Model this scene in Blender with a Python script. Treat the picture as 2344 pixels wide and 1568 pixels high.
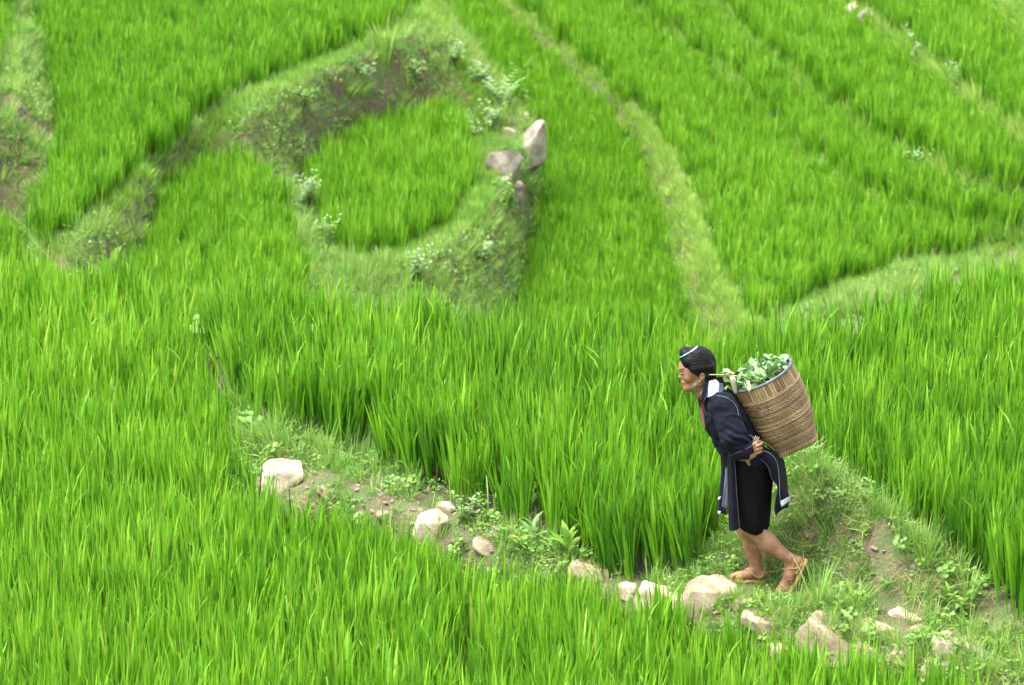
import bpy, bmesh, math, random
import numpy as np
from mathutils import Vector, Matrix, Euler

for o in list(bpy.data.objects):
    bpy.data.objects.remove(o)
SC = bpy.context.scene
COL = SC.collection
RND = random.Random(7)
RS = np.random.RandomState(11)

# ------------------------------------------------------------------ camera
CAM_H, PITCH, LENS = 7.9, math.radians(18.0), 135.0
cam_d = bpy.data.cameras.new('camera')
cam = bpy.data.objects.new('camera', cam_d)
COL.objects.link(cam)
cam.location = (0, 0, CAM_H)
cam.rotation_euler = (math.pi / 2 - PITCH, 0, 0)
cam_d.lens = LENS
cam_d.sensor_width = 36.0
cam_d.clip_end = 3000
cam_d.dof.use_dof = True
cam_d.dof.focus_distance = 21.7
cam_d.dof.aperture_fstop = 4.4
SC.camera = cam

# ------------------------------------------------------------------ sky and sun (bright overcast)
SUN_EL, SUN_AZ = math.radians(70), math.radians(-105)     # azimuth from +Y towards +X
W = bpy.data.worlds.new('World')
SC.world = W
W.use_nodes = True
nt = W.node_tree
bg = nt.nodes['Background']
sky = nt.nodes.new('ShaderNodeTexSky')
sky.sky_type = 'NISHITA'
sky.sun_disc = False
sky.sun_elevation = SUN_EL
sky.sun_rotation = SUN_AZ
sky.dust_density = 4.0
hs = nt.nodes.new('ShaderNodeHueSaturation')            # cloud cover: the sky's own light, greyed
hs.inputs['Saturation'].default_value = 0.25
nt.links.new(sky.outputs[0], hs.inputs['Color'])
nt.links.new(hs.outputs[0], bg.inputs['Color'])
bg.inputs['Strength'].default_value = 0.15
sun_d = bpy.data.lights.new('sun', 'SUN')
sun_d.energy = 1.35
sun_d.angle = math.radians(28)
sun_d.color = (1.0, 0.96, 0.88)
sun = bpy.data.objects.new('sun', sun_d)
COL.objects.link(sun)
sd = Vector((math.sin(SUN_AZ) * math.cos(SUN_EL), math.cos(SUN_AZ) * math.cos(SUN_EL), math.sin(SUN_EL)))
sun.rotation_euler = sd.to_track_quat('Z', 'Y').to_euler()
sun.location = sd * 40
VS = SC.view_settings
VS.view_transform = 'Standard'
VS.look = 'None'
VS.exposure = 1.95
VS.gamma = 1.0
VS.use_curve_mapping = False
SC.cycles.use_denoising = True
SC.cycles.adaptive_threshold = 0.025
SC.cycles.adaptive_min_samples = 24
SC.cycles.max_bounces = 5
SC.cycles.diffuse_bounces = 2
SC.cycles.transmission_bounces = 3
SC.cycles.glossy_bounces = 2
SC.cycles.caustics_reflective = False
SC.cycles.caustics_refractive = False

# ------------------------------------------------------------------ helpers
FP = 2344 * LENS / 36.0
CT, ST = math.cos(PITCH), math.sin(PITCH)

def ray(px, py):
    a, b = (px - 1172.0) / FP, (784.0 - py) / FP
    return np.array([a, CT + b * ST, -ST + b * CT])

def atz(px, py, z):
    d = ray(px, py)
    t = (z - CAM_H) / d[2]
    return np.array([0, 0, CAM_H]) + d * t

def aty(px, py, y):
    d = ray(px, py)
    return np.array([0, 0, CAM_H]) + d * (y / d[1])

def hash2(ix, iy, seed=0):
    h = (ix.astype(np.int64) * 374761393 + iy.astype(np.int64) * 668265263 + seed * 69069) & 0xffffffff
    h = ((h ^ (h >> 13)) * 1274126177) & 0xffffffff
    return ((h ^ (h >> 16)) & 0xffff) / 65535.0

def vnoise(x, y, seed=0):
    x = np.asarray(x, float); y = np.asarray(y, float)
    ix, iy = np.floor(x), np.floor(y)
    fx, fy = x - ix, y - iy
    fx = fx * fx * (3 - 2 * fx); fy = fy * fy * (3 - 2 * fy)
    a = hash2(ix, iy, seed); b = hash2(ix + 1, iy, seed)
    c = hash2(ix, iy + 1, seed); d = hash2(ix + 1, iy + 1, seed)
    return (a * (1 - fx) + b * fx) * (1 - fy) + (c * (1 - fx) + d * fx) * fy

def fbm(x, y, seed=0, oct=4):
    s, a, t = 0, 0.5, 0
    for k in range(oct):
        s = s + a * vnoise(np.asarray(x) * 2 ** k, np.asarray(y) * 2 ** k, seed + k * 17)
        t += a; a *= 0.5
    return s / t

def inside(poly, X, Y):
    r = np.zeros(X.shape, bool)
    n = len(poly)
    j = n - 1
    for i in range(n):
        xi, yi = poly[i]; xj, yj = poly[j]
        if yi != yj:
            c = ((yi > Y) != (yj > Y)) & (X < (xj - xi) * (Y - yi) / (yj - yi) + xi)
            r ^= c
        j = i
    return r

def new_obj(name, verts, faces, mat=None, parent=None, smooth=False, edges=()):
    me = bpy.data.meshes.new(name)
    me.from_pydata([tuple(v) for v in verts], list(edges), [tuple(f) for f in faces])
    if mat: me.materials.append(mat)
    if smooth: me.polygons.foreach_set('use_smooth', [True] * len(me.polygons))
    me.update()
    o = bpy.data.objects.new(name, me)
    COL.objects.link(o)
    if parent is not None: o.parent = parent
    return o

def fast_mesh(name, V, F):
    """V (n,3), F (m,k) numpy"""
    me = bpy.data.meshes.new(name)
    V = np.ascontiguousarray(V, np.float32); F = np.ascontiguousarray(F, np.int32)
    me.vertices.add(len(V)); me.vertices.foreach_set('co', V.ravel())
    m, k = F.shape
    me.loops.add(m * k); me.loops.foreach_set('vertex_index', F.ravel())
    me.polygons.add(m)
    me.polygons.foreach_set('loop_start', np.arange(0, m * k, k, dtype=np.int32))
    me.update(calc_edges=True)
    me.validate()
    return me

def tag(o, label=None, cat=None, group=None, kind=None):
    if label: o['label'] = label
    if cat: o['category'] = cat
    if group: o['group'] = group
    if kind: o['kind'] = kind
    return o

def empty(name, loc, rot=(0, 0, 0)):
    o = bpy.data.objects.new(name, None)
    o.empty_display_size = 0.1
    COL.objects.link(o)
    o.location = loc
    o.rotation_euler = rot
    return o

# ---- shader helpers
def mat_new(name):
    m = bpy.data.materials.new(name)
    m.use_nodes = True
    m.node_tree.nodes.clear()
    return m, m.node_tree

def nd(nt, t, **kw):
    n = nt.nodes.new(t)
    for k, v in kw.items():
        if k.startswith('i_'):
            n.inputs[k[2:].replace('_', ' ')].default_value = v
        else:
            setattr(n, k, v)
    return n

def ramp(nt, fac, stops):
    r = nt.nodes.new('ShaderNodeValToRGB')
    el = r.color_ramp.elements
    while len(el) < len(stops): el.new(0.5)
    for e, (p, c) in zip(el, stops):
        e.position = p; e.color = (*c, 1) if len(c) == 3 else c
    if fac is not None: nt.links.new(fac, r.inputs[0])
    return r

def mixrgb(nt, fac, a, b, mode='MIX'):
    m = nt.nodes.new('ShaderNodeMix'); m.data_type = 'RGBA'; m.blend_type = mode
    for k, s in (('Factor', fac), ('A', a), ('B', b)):
        sock = [i for i in m.inputs if i.name == k and (i.type == 'RGBA' or (k == 'Factor' and i.type == 'VALUE'))][0]
        if hasattr(s, 'links') or hasattr(s, 'is_linked'): nt.links.new(s, sock)
        else: sock.default_value = s if k == 'Factor' else ((*s, 1) if len(s) == 3 else s)
    return [o for o in m.outputs if o.type == 'RGBA'][0]

def leaf_mat(name, stops, transl=0.45, tip=(0.30, 0.50, 0.02), tipw=0.35, rough=0.45, spec=0.35, inst_attr=True, back=None):
    """leaf: per-blade colour (g of 'bl'), tip hue (r of 'bl'), field tint from the scatter point"""
    m, t = mat_new(name)
    at = nd(t, 'ShaderNodeAttribute', attribute_name='bl')
    sep = nd(t, 'ShaderNodeSeparateColor'); t.links.new(at.outputs['Color'], sep.inputs[0])
    oi = nd(t, 'ShaderNodeObjectInfo')
    add = nd(t, 'ShaderNodeMath', operation='ADD'); t.links.new(sep.outputs[1], add.inputs[0])
    ins = nd(t, 'ShaderNodeAttribute', attribute_name='tint', attribute_type='INSTANCER')
    t.links.new(ins.outputs['Fac'], add.inputs[1])
    rp = ramp(t, add.outputs[0], stops)
    tw = nd(t, 'ShaderNodeMath', operation='MULTIPLY'); t.links.new(sep.outputs[0], tw.inputs[0]); tw.inputs[1].default_value = tipw
    col = mixrgb(t, tw.outputs[0], rp.outputs[0], tip)
    # fine veins along the blade are left to the geometry; blotchy tone from noise
    nz = nd(t, 'ShaderNodeTexNoise'); nz.inputs['Scale'].default_value = 60.0
    hv = nd(t, 'ShaderNodeHueSaturation')
    mp = nd(t, 'ShaderNodeMapRange'); t.links.new(nz.outputs[0], mp.inputs[0])
    mp.inputs[3].default_value = 0.8; mp.inputs[4].default_value = 1.2
    t.links.new(mp.outputs[0], hv.inputs['Value']); t.links.new(col, hv.inputs['Color'])
    colo = hv.outputs[0]
    if back is not None:
        gm = nd(t, 'ShaderNodeNewGeometry')
        colo = mixrgb(t, gm.outputs['Backfacing'], colo, back)
    pr = nd(t, 'ShaderNodeBsdfPrincipled')
    t.links.new(colo, pr.inputs['Base Color'])
    pr.inputs['Roughness'].default_value = rough
    pr.inputs['Specular IOR Level'].default_value = spec
    tr = nd(t, 'ShaderNodeBsdfTranslucent'); t.links.new(colo, tr.inputs['Color'])
    mx = nd(t, 'ShaderNodeMixShader'); mx.inputs[0].default_value = transl
    t.links.new(pr.outputs[0], mx.inputs[1]); t.links.new(tr.outputs[0], mx.inputs[2])
    out = nd(t, 'ShaderNodeOutputMaterial'); t.links.new(mx.outputs[0], out.inputs[0])
    return m

def simple_mat(name, c1, c2, scale=8, rough=0.8, bump=0.3, bscale=40, spec=0.3, detail=5, bdist=0.01):
    m, t = mat_new(name)
    tc = nd(t, 'ShaderNodeTexCoord')
    nz = nd(t, 'ShaderNodeTexNoise'); nz.inputs['Scale'].default_value = scale; nz.inputs['Detail'].default_value = detail
    t.links.new(tc.outputs['Object'], nz.inputs['Vector'])
    rp = ramp(t, nz.outputs[0], [(0.35, c1), (0.65, c2)])
    pr = nd(t, 'ShaderNodeBsdfPrincipled')
    t.links.new(rp.outputs[0], pr.inputs['Base Color'])
    pr.inputs['Roughness'].default_value = rough
    pr.inputs['Specular IOR Level'].default_value = spec
    if bump:
        n2 = nd(t, 'ShaderNodeTexNoise'); n2.inputs['Scale'].default_value = bscale; n2.inputs['Detail'].default_value = 6
        t.links.new(tc.outputs['Object'], n2.inputs['Vector'])
        bp = nd(t, 'ShaderNodeBump'); bp.inputs['Strength'].default_value = bump; bp.inputs['Distance'].default_value = bdist
        t.links.new(n2.outputs[0], bp.inputs['Height']); t.links.new(bp.outputs[0], pr.inputs['Normal'])
    out = nd(t, 'ShaderNodeOutputMaterial'); t.links.new(pr.outputs[0], out.inputs[0])
    return m

# ------------------------------------------------------------------ terraces: levels and outlines
# outline points: (x, y, dz) of the photograph's lines, laid on the terrace plane at level + dz
RH = 0.50       # rice height above its level
def plan(level, pts):
    r = []
    for p in pts:
        q = atz(p[0], p[1], level + p[2])
        r.append((q[0], q[1]))
    return r
T, B, TB = 0.46, 0.05, 0.29
PAD = {}
LV = {'front': -0.45, 'middle': -0.08, 'right': 0.10, 'upper': -1.4, 'lower': -1.9, 'horseshoe': -2.15,
      'valley': -3.1, 'stripe1': -2.75, 'stripe2': -2.55, 'stripe3': -2.28, 'stripe4': -2.0, 'edge': -1.0, 'corner': -2.0}
TIP_LINE = [(368, 640), (452, 760), (508, 862), (548, 985), (585, 1095), (700, 1125), (790, 1150), (880, 1180), (1000, 1230), (1120, 1265),
            (1300, 1310), (1480, 1375), (1600, 1405), (1760, 1460), (1900, 1490), (2000, 1505), (2150, 1545), (2344, 1585), (2700, 1650)]
front = plan(LV['front'], [(x, y - 16, 0.50) for x, y in TIP_LINE])
PAD['front'] = front + [(6.0, 14.5), (-6.5, 14.5), (-6.5, 25.6)] + plan(LV['front'], [(-300, 560, 0.5), (0, 578, 0.5), (200, 600, 0.5), (300, 612, 0.5)])
PAD['middle'] = plan(LV['middle'], [(352, 640, T), (420, 720, 0.3), (505, 866, B), (545, 921, B), (605, 968, B), (700, 991, B), (800, 1014, B), (880, 1036, B),
    (960, 1101, B), (1060, 1146, B), (1200, 1206, B), (1330, 1274, B), (1450, 1316, B), (1530, 1328, B), (1600, 1312, B), (1632, 1235, B), (1655, 1150, B)]) \
    + [(1.50, 21.7), (1.58, 23.9)] + plan(LV['middle'], [(1680, 765, T), (1550, 750, T), (1400, 724, T), (1200, 708, T), (1000, 694, T), (860, 674, T), (700, 645, T), (500, 616, T), (370, 606, T)])
CREST_M = [(1690, 1180, 0.10), (1760, 1080, 0.38), (1845, 1005, 0.60), (1930, 1085, 0.54), (2040, 1195, 0.40), (2140, 1312, 0.20), (2240, 1432, 0.06), (2344, 1520, -0.02), (2600, 1640, -0.05)]
cm = [atz(*p) for p in CREST_M]
PAD['right'] = [(p[0] + 0.19, p[1] + 0.24) for p in cm[2:]] + [(7, 18.5), (7, 24.5)] + plan(LV['right'], [(2700, 505, T), (2344, 582, T), (2200, 626, T), (2050, 666, T), (1850, 730, T), (1740, 762, T)]) + [(1.60, 23.6), (1.62, 21.6)]
PAD['upper'] = plan(LV['upper'], [(180, -90, B), (960, -90, B), (950, 0, B), (942, 48, B), (800, 108, B), (620, 192, B), (450, 272, B), (330, 372, B), (225, 492, B), (150, 548, B),
    (78, 490, 0.3), (95, 410, 0.35), (145, 300, 0.3), (112, 200, 0.1), (65, 100, B), (150, 20, B)])
PAD['lower'] = plan(LV['lower'], [(385, 412, TB), (440, 372, TB), (500, 345, TB), (570, 350, TB), (640, 392, TB), (650, 432, 0.3), (652, 490, B), (662, 560, B), (675, 640, B), (690, 760, B), (250, 800, B), (270, 650, TB), (310, 570, TB), (340, 490, TB)])
PAD['horseshoe'] = plan(LV['horseshoe'], [(675, 415, TB), (715, 352, TB), (800, 292, TB), (900, 257, TB), (990, 234, TB), (1045, 228, TB), (1062, 270, 0.3), (1072, 340, 0.2), (1075, 420, 0.1), (1055, 490, B), (1025, 525, B),
    (960, 558, B), (880, 590, B), (805, 606, B), (768, 592, B), (752, 540, B), (725, 480, B), (690, 440, 0.2)])
PAD['valley'] = plan(LV['valley'], [(1030, -90, B), (1030, 0, 0.2), (1050, 60, TB), (1135, 175, TB), (1205, 240, TB), (1262, 310, TB), (1222, 440, TB), (1198, 560, TB), (1192, 700, TB), (1190, 850, TB), (1690, 850, TB), (1560, 740, TB), (1532, 600, TB), (1500, 480, TB), (1485, 370, TB), (1450, 268, TB), (1350, 150, TB), (1180, 0, TB), (1095, -90, TB)])
# the curved terraces at upper right lie between their bund lines
BL1 = [(1095, -90, -2.62), (1185, 0, -2.60), (1355, 150, -2.58), (1455, 245, -2.56), (1515, 320, -2.52), (1560, 425, -2.48), (1600, 550, -2.46), (1640, 650, -2.48), (1705, 752, -2.52)]
BL2 = [(1300, -90, -2.50), (1405, -12, -2.50), (1562, 96, -2.50), (1702, 200, -2.50), (1802, 305, -2.50), (1880, 387, -2.50), (2010, 462, -2.50), (2200, 515, -2.50), (2420, 545, -2.50), (2700, 540, -2.50)]
BL3 = [(1535, -90, -2.22), (1612, -25, -2.22), (1730, 86, -2.22), (1910, 234, -2.22), (2050, 324, -2.22), (2160, 385, -2.22), (2320, 440, -2.22), (2500, 475, -2.22), (2750, 480, -2.22)]
BL4 = [(1870, -90, -1.94), (1935, -20, -1.94), (2035, 62, -1.94), (2115, 135, -1.94), (2215, 205, -1.94), (2357, 309, -1.94), (2520, 385, -1.94), (2750, 430, -1.94)]
BL5 = [(2250, -90, -1.56), (2310, 0, -1.56), (2400, 90, -1.56), (2600, 240, -1.56), (2850, 340, -1.56)]
pl = lambda L: [tuple(atz(*q)[:2]) for q in L]
PAD['valley'] = PAD['valley'][:11] + pl(BL1)[::-1][1:]
RIM = [(1755, 734, B), (1850, 698, B), (2000, 634, B), (2150, 598, B), (2344, 572, B), (2700, 512, B)]
PAD['stripe1'] = [(q[0] + w, q[1]) for q, w in zip(pl(BL1), (0, 0, 0, .02, .08, .14, .18, .2, .1))] + plan(LV['stripe1'], RIM) + pl(BL2)[::-1]
PAD['stripe2'] = pl(BL2) + pl(BL3)[::-1]
PAD['stripe3'] = pl(BL3) + pl(BL4)[::-1]
PAD['stripe4'] = pl(BL4) + pl(BL5)[::-1]
PAD['edge'] = plan(LV['edge'], [(-500, -120, B), (60, -120, B), (15, 50, B), (0, 150, B), (-30, 240, B), (-500, 280, B)])
PAD['corner'] = plan(LV['corner'], [(-500, 480, TB), (10, 490, TB), (55, 535, TB), (75, 600, TB), (60, 700, B), (-500, 760, B)])

# ridge and bank lines: (x, y, z)
CRESTS = {
    'valley_bund': BL1, 'b2': BL2, 'b3': BL3, 'b4': BL4, 'b5': BL5,
    'path_front': [(x, y - 34, -0.02) for x, y in TIP_LINE[1:]],
    'mound': CREST_M,
    'mound_foot': [(1640, 1296, 0.0), (1740, 1322, 0.0), (1900, 1366, -0.01), (2050, 1396, -0.02), (2200, 1436, -0.03), (2344, 1540, -0.05)],
    'upper_rim': [(955, -60, -1.22), (962, 30, -1.22), (945, 75, -1.24), (800, 135, -1.24), (700, 180, -1.24), (640, 205, -1.24), (570, 250, -1.24), (500, 290, -1.26), (400, 345, -1.27), (335, 400, -1.29), (225, 520, -1.32), (150, 575, -1.34)],
    'spine': [(965, 10, -1.3), (1000, 95, -1.4), (1090, 160, -1.7), (1180, 235, -1.95), (1215, 285, -2.0), (1185, 370, -2.05), (1150, 440, -2.1), (1115, 520, -2.1), (1075, 570, -2.1)],
    'horse_rim': [(1090, 430, -1.97), (1060, 540, -1.97), (960, 590, -2.00), (860, 620, -2.02), (780, 625, -2.02)],
    'low_bund': [(660, 430, -1.96), (700, 450, -1.93), (735, 520, -1.93), (752, 600, -1.98), (765, 680, -2.03)],
    'stripe_rim': [(1740, 753, -2.62), (1870, 708, -2.60), (2050, 640, -2.60), (2200, 608, -2.60), (2344, 583, -2.60), (2700, 518, -2.60)],
    'edge_rim': [(200, -60, -0.85), (80, 40, -0.85), (28, 150, -0.85), (40, 210, -0.85), (10, 270, -0.90), (-300, 330, -0.90)],
    'edge_foot': [(60, 465, -1.85), (0, 470, -1.9), (-300, 500, -1.9)],
}
BACK_FOOT = [(-7.0, 27.6, -3.3), (0.0, 27.6, -3.9), (2.0, 27.6, -3.9), (7.0, 27.6, -3.6)]   # foot of the drop behind the sharp terraces

GX0, GX1, GY0, GY1, GS = -9.0, 9.0, 13.0, 50.0, 0.08
gx = np.arange(GX0, GX1 + 1e-6, GS); gy = np.arange(GY0, GY1 + 1e-6, GS)
XX, YY = np.meshgrid(gx, gy)
PMASK = np.zeros(XX.shape, np.int8); ZF = np.full(XX.shape, np.nan)
PKEYS = list(PAD)
for k, name in enumerate(PKEYS):
    m_ = inside(PAD[name], XX, YY) & (PMASK == 0)
    PMASK[m_] = k + 1
    ZF[m_] = LV[name]

def line_dist(L):
    L = np.array(L, float); d = np.full(XX.shape, 1e9)
    for a, b in zip(L[:-1], L[1:]):
        w_ = (a[2] + b[2]) / 2; ab = (b - a)[:2]
        t_ = np.clip(((XX - a[0]) * ab[0] + (YY - a[1]) * ab[1]) / (ab @ ab + 1e-9), 0, 1)
        d = np.minimum(d, np.hypot(XX - a[0] - ab[0] * t_, YY - a[1] - ab[1] * t_) - w_)
    return d
for L_, ws in ((BL1, [.05, .05, .06, .08, .12, .17, .21, .24, .26]), (BL2, [.0] * len(BL2)), (BL3, [.0] * len(BL3)), (BL4, [.03] * len(BL4)), (BL5, [.03] * len(BL5))):
    cut_ = line_dist([(*q, w) for q, w in zip(pl(L_), ws)]) < 0
    PMASK[cut_] = 0; ZF[cut_] = np.nan
def raster(line):
    line = np.array(line, float)
    for a, b in zip(line[:-1], line[1:]):
        n = max(2, int(np.linalg.norm((b - a)[:2]) / 0.04))
        for t in np.linspace(0, 1, n):
            p = a + (b - a) * t
            i, j = int(round((p[1] - GY0) / GS)), int(round((p[0] - GX0) / GS))
            if 0 <= i < ZF.shape[0] and 0 <= j < ZF.shape[1] and PMASK[i, j] == 0:
                ZF[i, j] = p[2]
for nm, ln in CRESTS.items():
    raster([atz(*p) for p in ln])
raster(BACK_FOOT)
fixed = ~np.isnan(ZF)
# harmonic fill, coarse to fine
def fill(Z, fx):
    h, w = Z.shape
    if min(h, w) > 24:
        h2, w2 = (h + 1) // 2, (w + 1) // 2
        Zp = np.full((h2 * 2, w2 * 2), np.nan); Zp[:h, :w] = np.where(fx, Z, np.nan)
        blk = Zp.reshape(h2, 2, w2, 2)
        cnt = (~np.isnan(blk)).sum((1, 3)); sm = np.nansum(blk, (1, 3))
        Zc = np.where(cnt > 0, sm / np.maximum(cnt, 1), np.nan)
        Zc = fill(Zc, cnt > 0)
        up = np.repeat(np.repeat(Zc, 2, 0), 2, 1)[:h, :w]
        Z = np.where(fx, Z, up); it = 40
    else:
        Z = np.where(fx, Z, np.nanmean(Z)); it = 400
    for _ in range(it):
        P_ = np.pad(Z, 1, 'edge')
        Zn = 0.25 * (P_[:-2, 1:-1] + P_[2:, 1:-1] + P_[1:-1, :-2] + P_[1:-1, 2:])
        Z = np.where(fx, Z, Zn)
    return Z
ZF = fill(ZF, fixed)
for _ in range(2):
    P_ = np.pad(ZF, 1, 'edge')
    ZF = 0.5 * ZF + 0.125 * (P_[:-2, 1:-1] + P_[2:, 1:-1] + P_[1:-1, :-2] + P_[1:-1, 2:])

def bil(A, x, y):
    fx = np.clip((np.asarray(x, float) - GX0) / GS, 0, A.shape[1] - 1.001)
    fy = np.clip((np.asarray(y, float) - GY0) / GS, 0, A.shape[0] - 1.001)
    j, i = fx.astype(int), fy.astype(int)
    u, v = fx - j, fy - i
    return (A[i, j] * (1 - u) + A[i, j + 1] * u) * (1 - v) + (A[i + 1, j] * (1 - u) + A[i + 1, j + 1] * u) * v
BARE = bil  # alias
NOTPAD = (PMASK == 0).astype(float)

def ground_hit(px, py):
    """where the ray through a picture place first meets the ground"""
    d = ray(px, py)
    t = np.arange(15.0, 52.0, 0.01)
    P_ = np.array([0, 0, CAM_H]) + d * t[:, None]
    g = ground_z(P_[:, 0], P_[:, 1])
    k = np.nonzero(P_[:, 2] < g)[0]
    return P_[k[0]] if len(k) else P_[-1]

def ground_z(x, y):
    z = bil(ZF, x, y)
    w = bil(NOTPAD, x, y)
    n = (fbm(np.asarray(x) * 2.2, np.asarray(y) * 2.2, 3) - 0.5) * 0.16 + (fbm(np.asarray(x) * 11, np.asarray(y) * 11, 9) - 0.5) * 0.05
    z = z + n * w * 0.8
    f = np.exp(-(np.hypot((np.asarray(x) - 1.37) / .30, (np.asarray(y) - 19.98) / .22)) ** 4)      # the trodden step she stands on
    return z * (1 - f) + (-0.042) * f

def axis(lo, hi, fine, far):
    a = list(np.arange(lo, hi + 1e-6, fine))
    s = fine
    while a[-1] < far:
        s *= 1.35; a.append(a[-1] + s)
    s = fine
    b = [lo]
    while b[-1] > -far:
        s *= 1.35; b.append(b[-1] - s)
    return np.array(b[:0:-1] + a)
ax_ = axis(-7.5, 7.5, 0.05, 600.0)
ay_ = axis(15.0, 26.0, 0.05, 26.0)
ay_ = np.concatenate([ay_[ay_ <= 26.0], np.arange(26.1, 48, 0.09)])
s_ = 0.09; far_ = [ay_[-1]]
while far_[-1] < 900:
    s_ *= 1.35; far_.append(far_[-1] + s_)
ay_ = np.concatenate([ay_, far_[1:]])
ay_ = np.concatenate([ay_[ay_ > -300]])
TX, TY = np.meshgrid(ax_, ay_)
TZ = ground_z(TX, TY)
TZ = TZ + np.clip(TY - 49, 0, None) * 0.22 + np.clip(TX - 8, 0, None) * 0.1 + np.clip(-8 - TX, 0, None) * 0.1   # the hillside goes on rising
TZ = np.where(TY < 13, TZ - np.clip(13 - TY, 0, 60) * 0.1, TZ)
TZ = np.where((TY < 6), np.minimum(TZ, 5.5), TZ)
V = np.stack([TX.ravel(), TY.ravel(), TZ.ravel()], 1)
h_, w_ = TX.shape
idx = np.arange(h_ * w_).reshape(h_, w_)
F = np.stack([idx[:-1, :-1].ravel(), idx[:-1, 1:].ravel(), idx[1:, 1:].ravel(), idx[1:, :-1].ravel()], 1)
me = fast_mesh('ground', V, F)
me.polygons.foreach_set('use_smooth', np.ones(len(me.polygons), bool))
wet = me.attributes.new('wet', 'FLOAT', 'POINT')
wet.data.foreach_set('value', np.clip(1 - bil(NOTPAD, TX, TY), 0, 1).ravel().astype(np.float32))
ground = bpy.data.objects.new('ground', me)
COL.objects.link(ground)
tag(ground, 'terraced hillside ground of brown earth under rice and weeds', 'ground', kind='structure')
m, t = mat_new('earth')
tc = nd(t, 'ShaderNodeTexCoord')
n1 = nd(t, 'ShaderNodeTexNoise'); n1.inputs['Scale'].default_value = 3.0; n1.inputs['Detail'].default_value = 8
n2 = nd(t, 'ShaderNodeTexNoise'); n2.inputs['Scale'].default_value = 45.0; n2.inputs['Detail'].default_value = 8
t.links.new(tc.outputs['Object'], n1.inputs[0]); t.links.new(tc.outputs['Object'], n2.inputs[0])
r1 = ramp(t, n1.outputs[0], [(0.3, (0.095, 0.072, 0.040)), (0.5, (0.155, 0.122, 0.070)), (0.7, (0.25, 0.205, 0.13))])
r2 = ramp(t, n2.outputs[0], [(0.35, (0.45, 0.42, 0.38)), (0.65, (1.2, 1.15, 1.1))])
c = mixrgb(t, 0.8, r1.outputs[0], r2.outputs[0], 'MULTIPLY')
n3 = nd(t, 'ShaderNodeTexNoise'); n3.inputs['Scale'].default_value = 6.0; n3.inputs['Detail'].default_value = 6
t.links.new(tc.outputs['Object'], n3.inputs[0])
r3 = ramp(t, n3.outputs[0], [(0.40, (0, 0, 0)), (0.58, (1, 1, 1))])
c = mixrgb(t, r3.outputs[0], c, (0.075, 0.105, 0.03))
wa = nd(t, 'ShaderNodeAttribute', attribute_name='wet')
c = mixrgb(t, wa.outputs['Fac'], c, (0.05, 0.05, 0.025))
pr = nd(t, 'ShaderNodeBsdfPrincipled'); t.links.new(c, pr.inputs['Base Color'])
pr.inputs['Roughness'].default_value = 0.85
bp = nd(t, 'ShaderNodeBump'); bp.inputs['Strength'].default_value = 0.9; bp.inputs['Distance'].default_value = 0.02
t.links.new(n2.outputs[0], bp.inputs['Height']); t.links.new(bp.outputs[0], pr.inputs['Normal'])
out = nd(t, 'ShaderNodeOutputMaterial'); t.links.new(pr.outputs[0], out.inputs[0])
me.materials.append(m)
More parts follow.
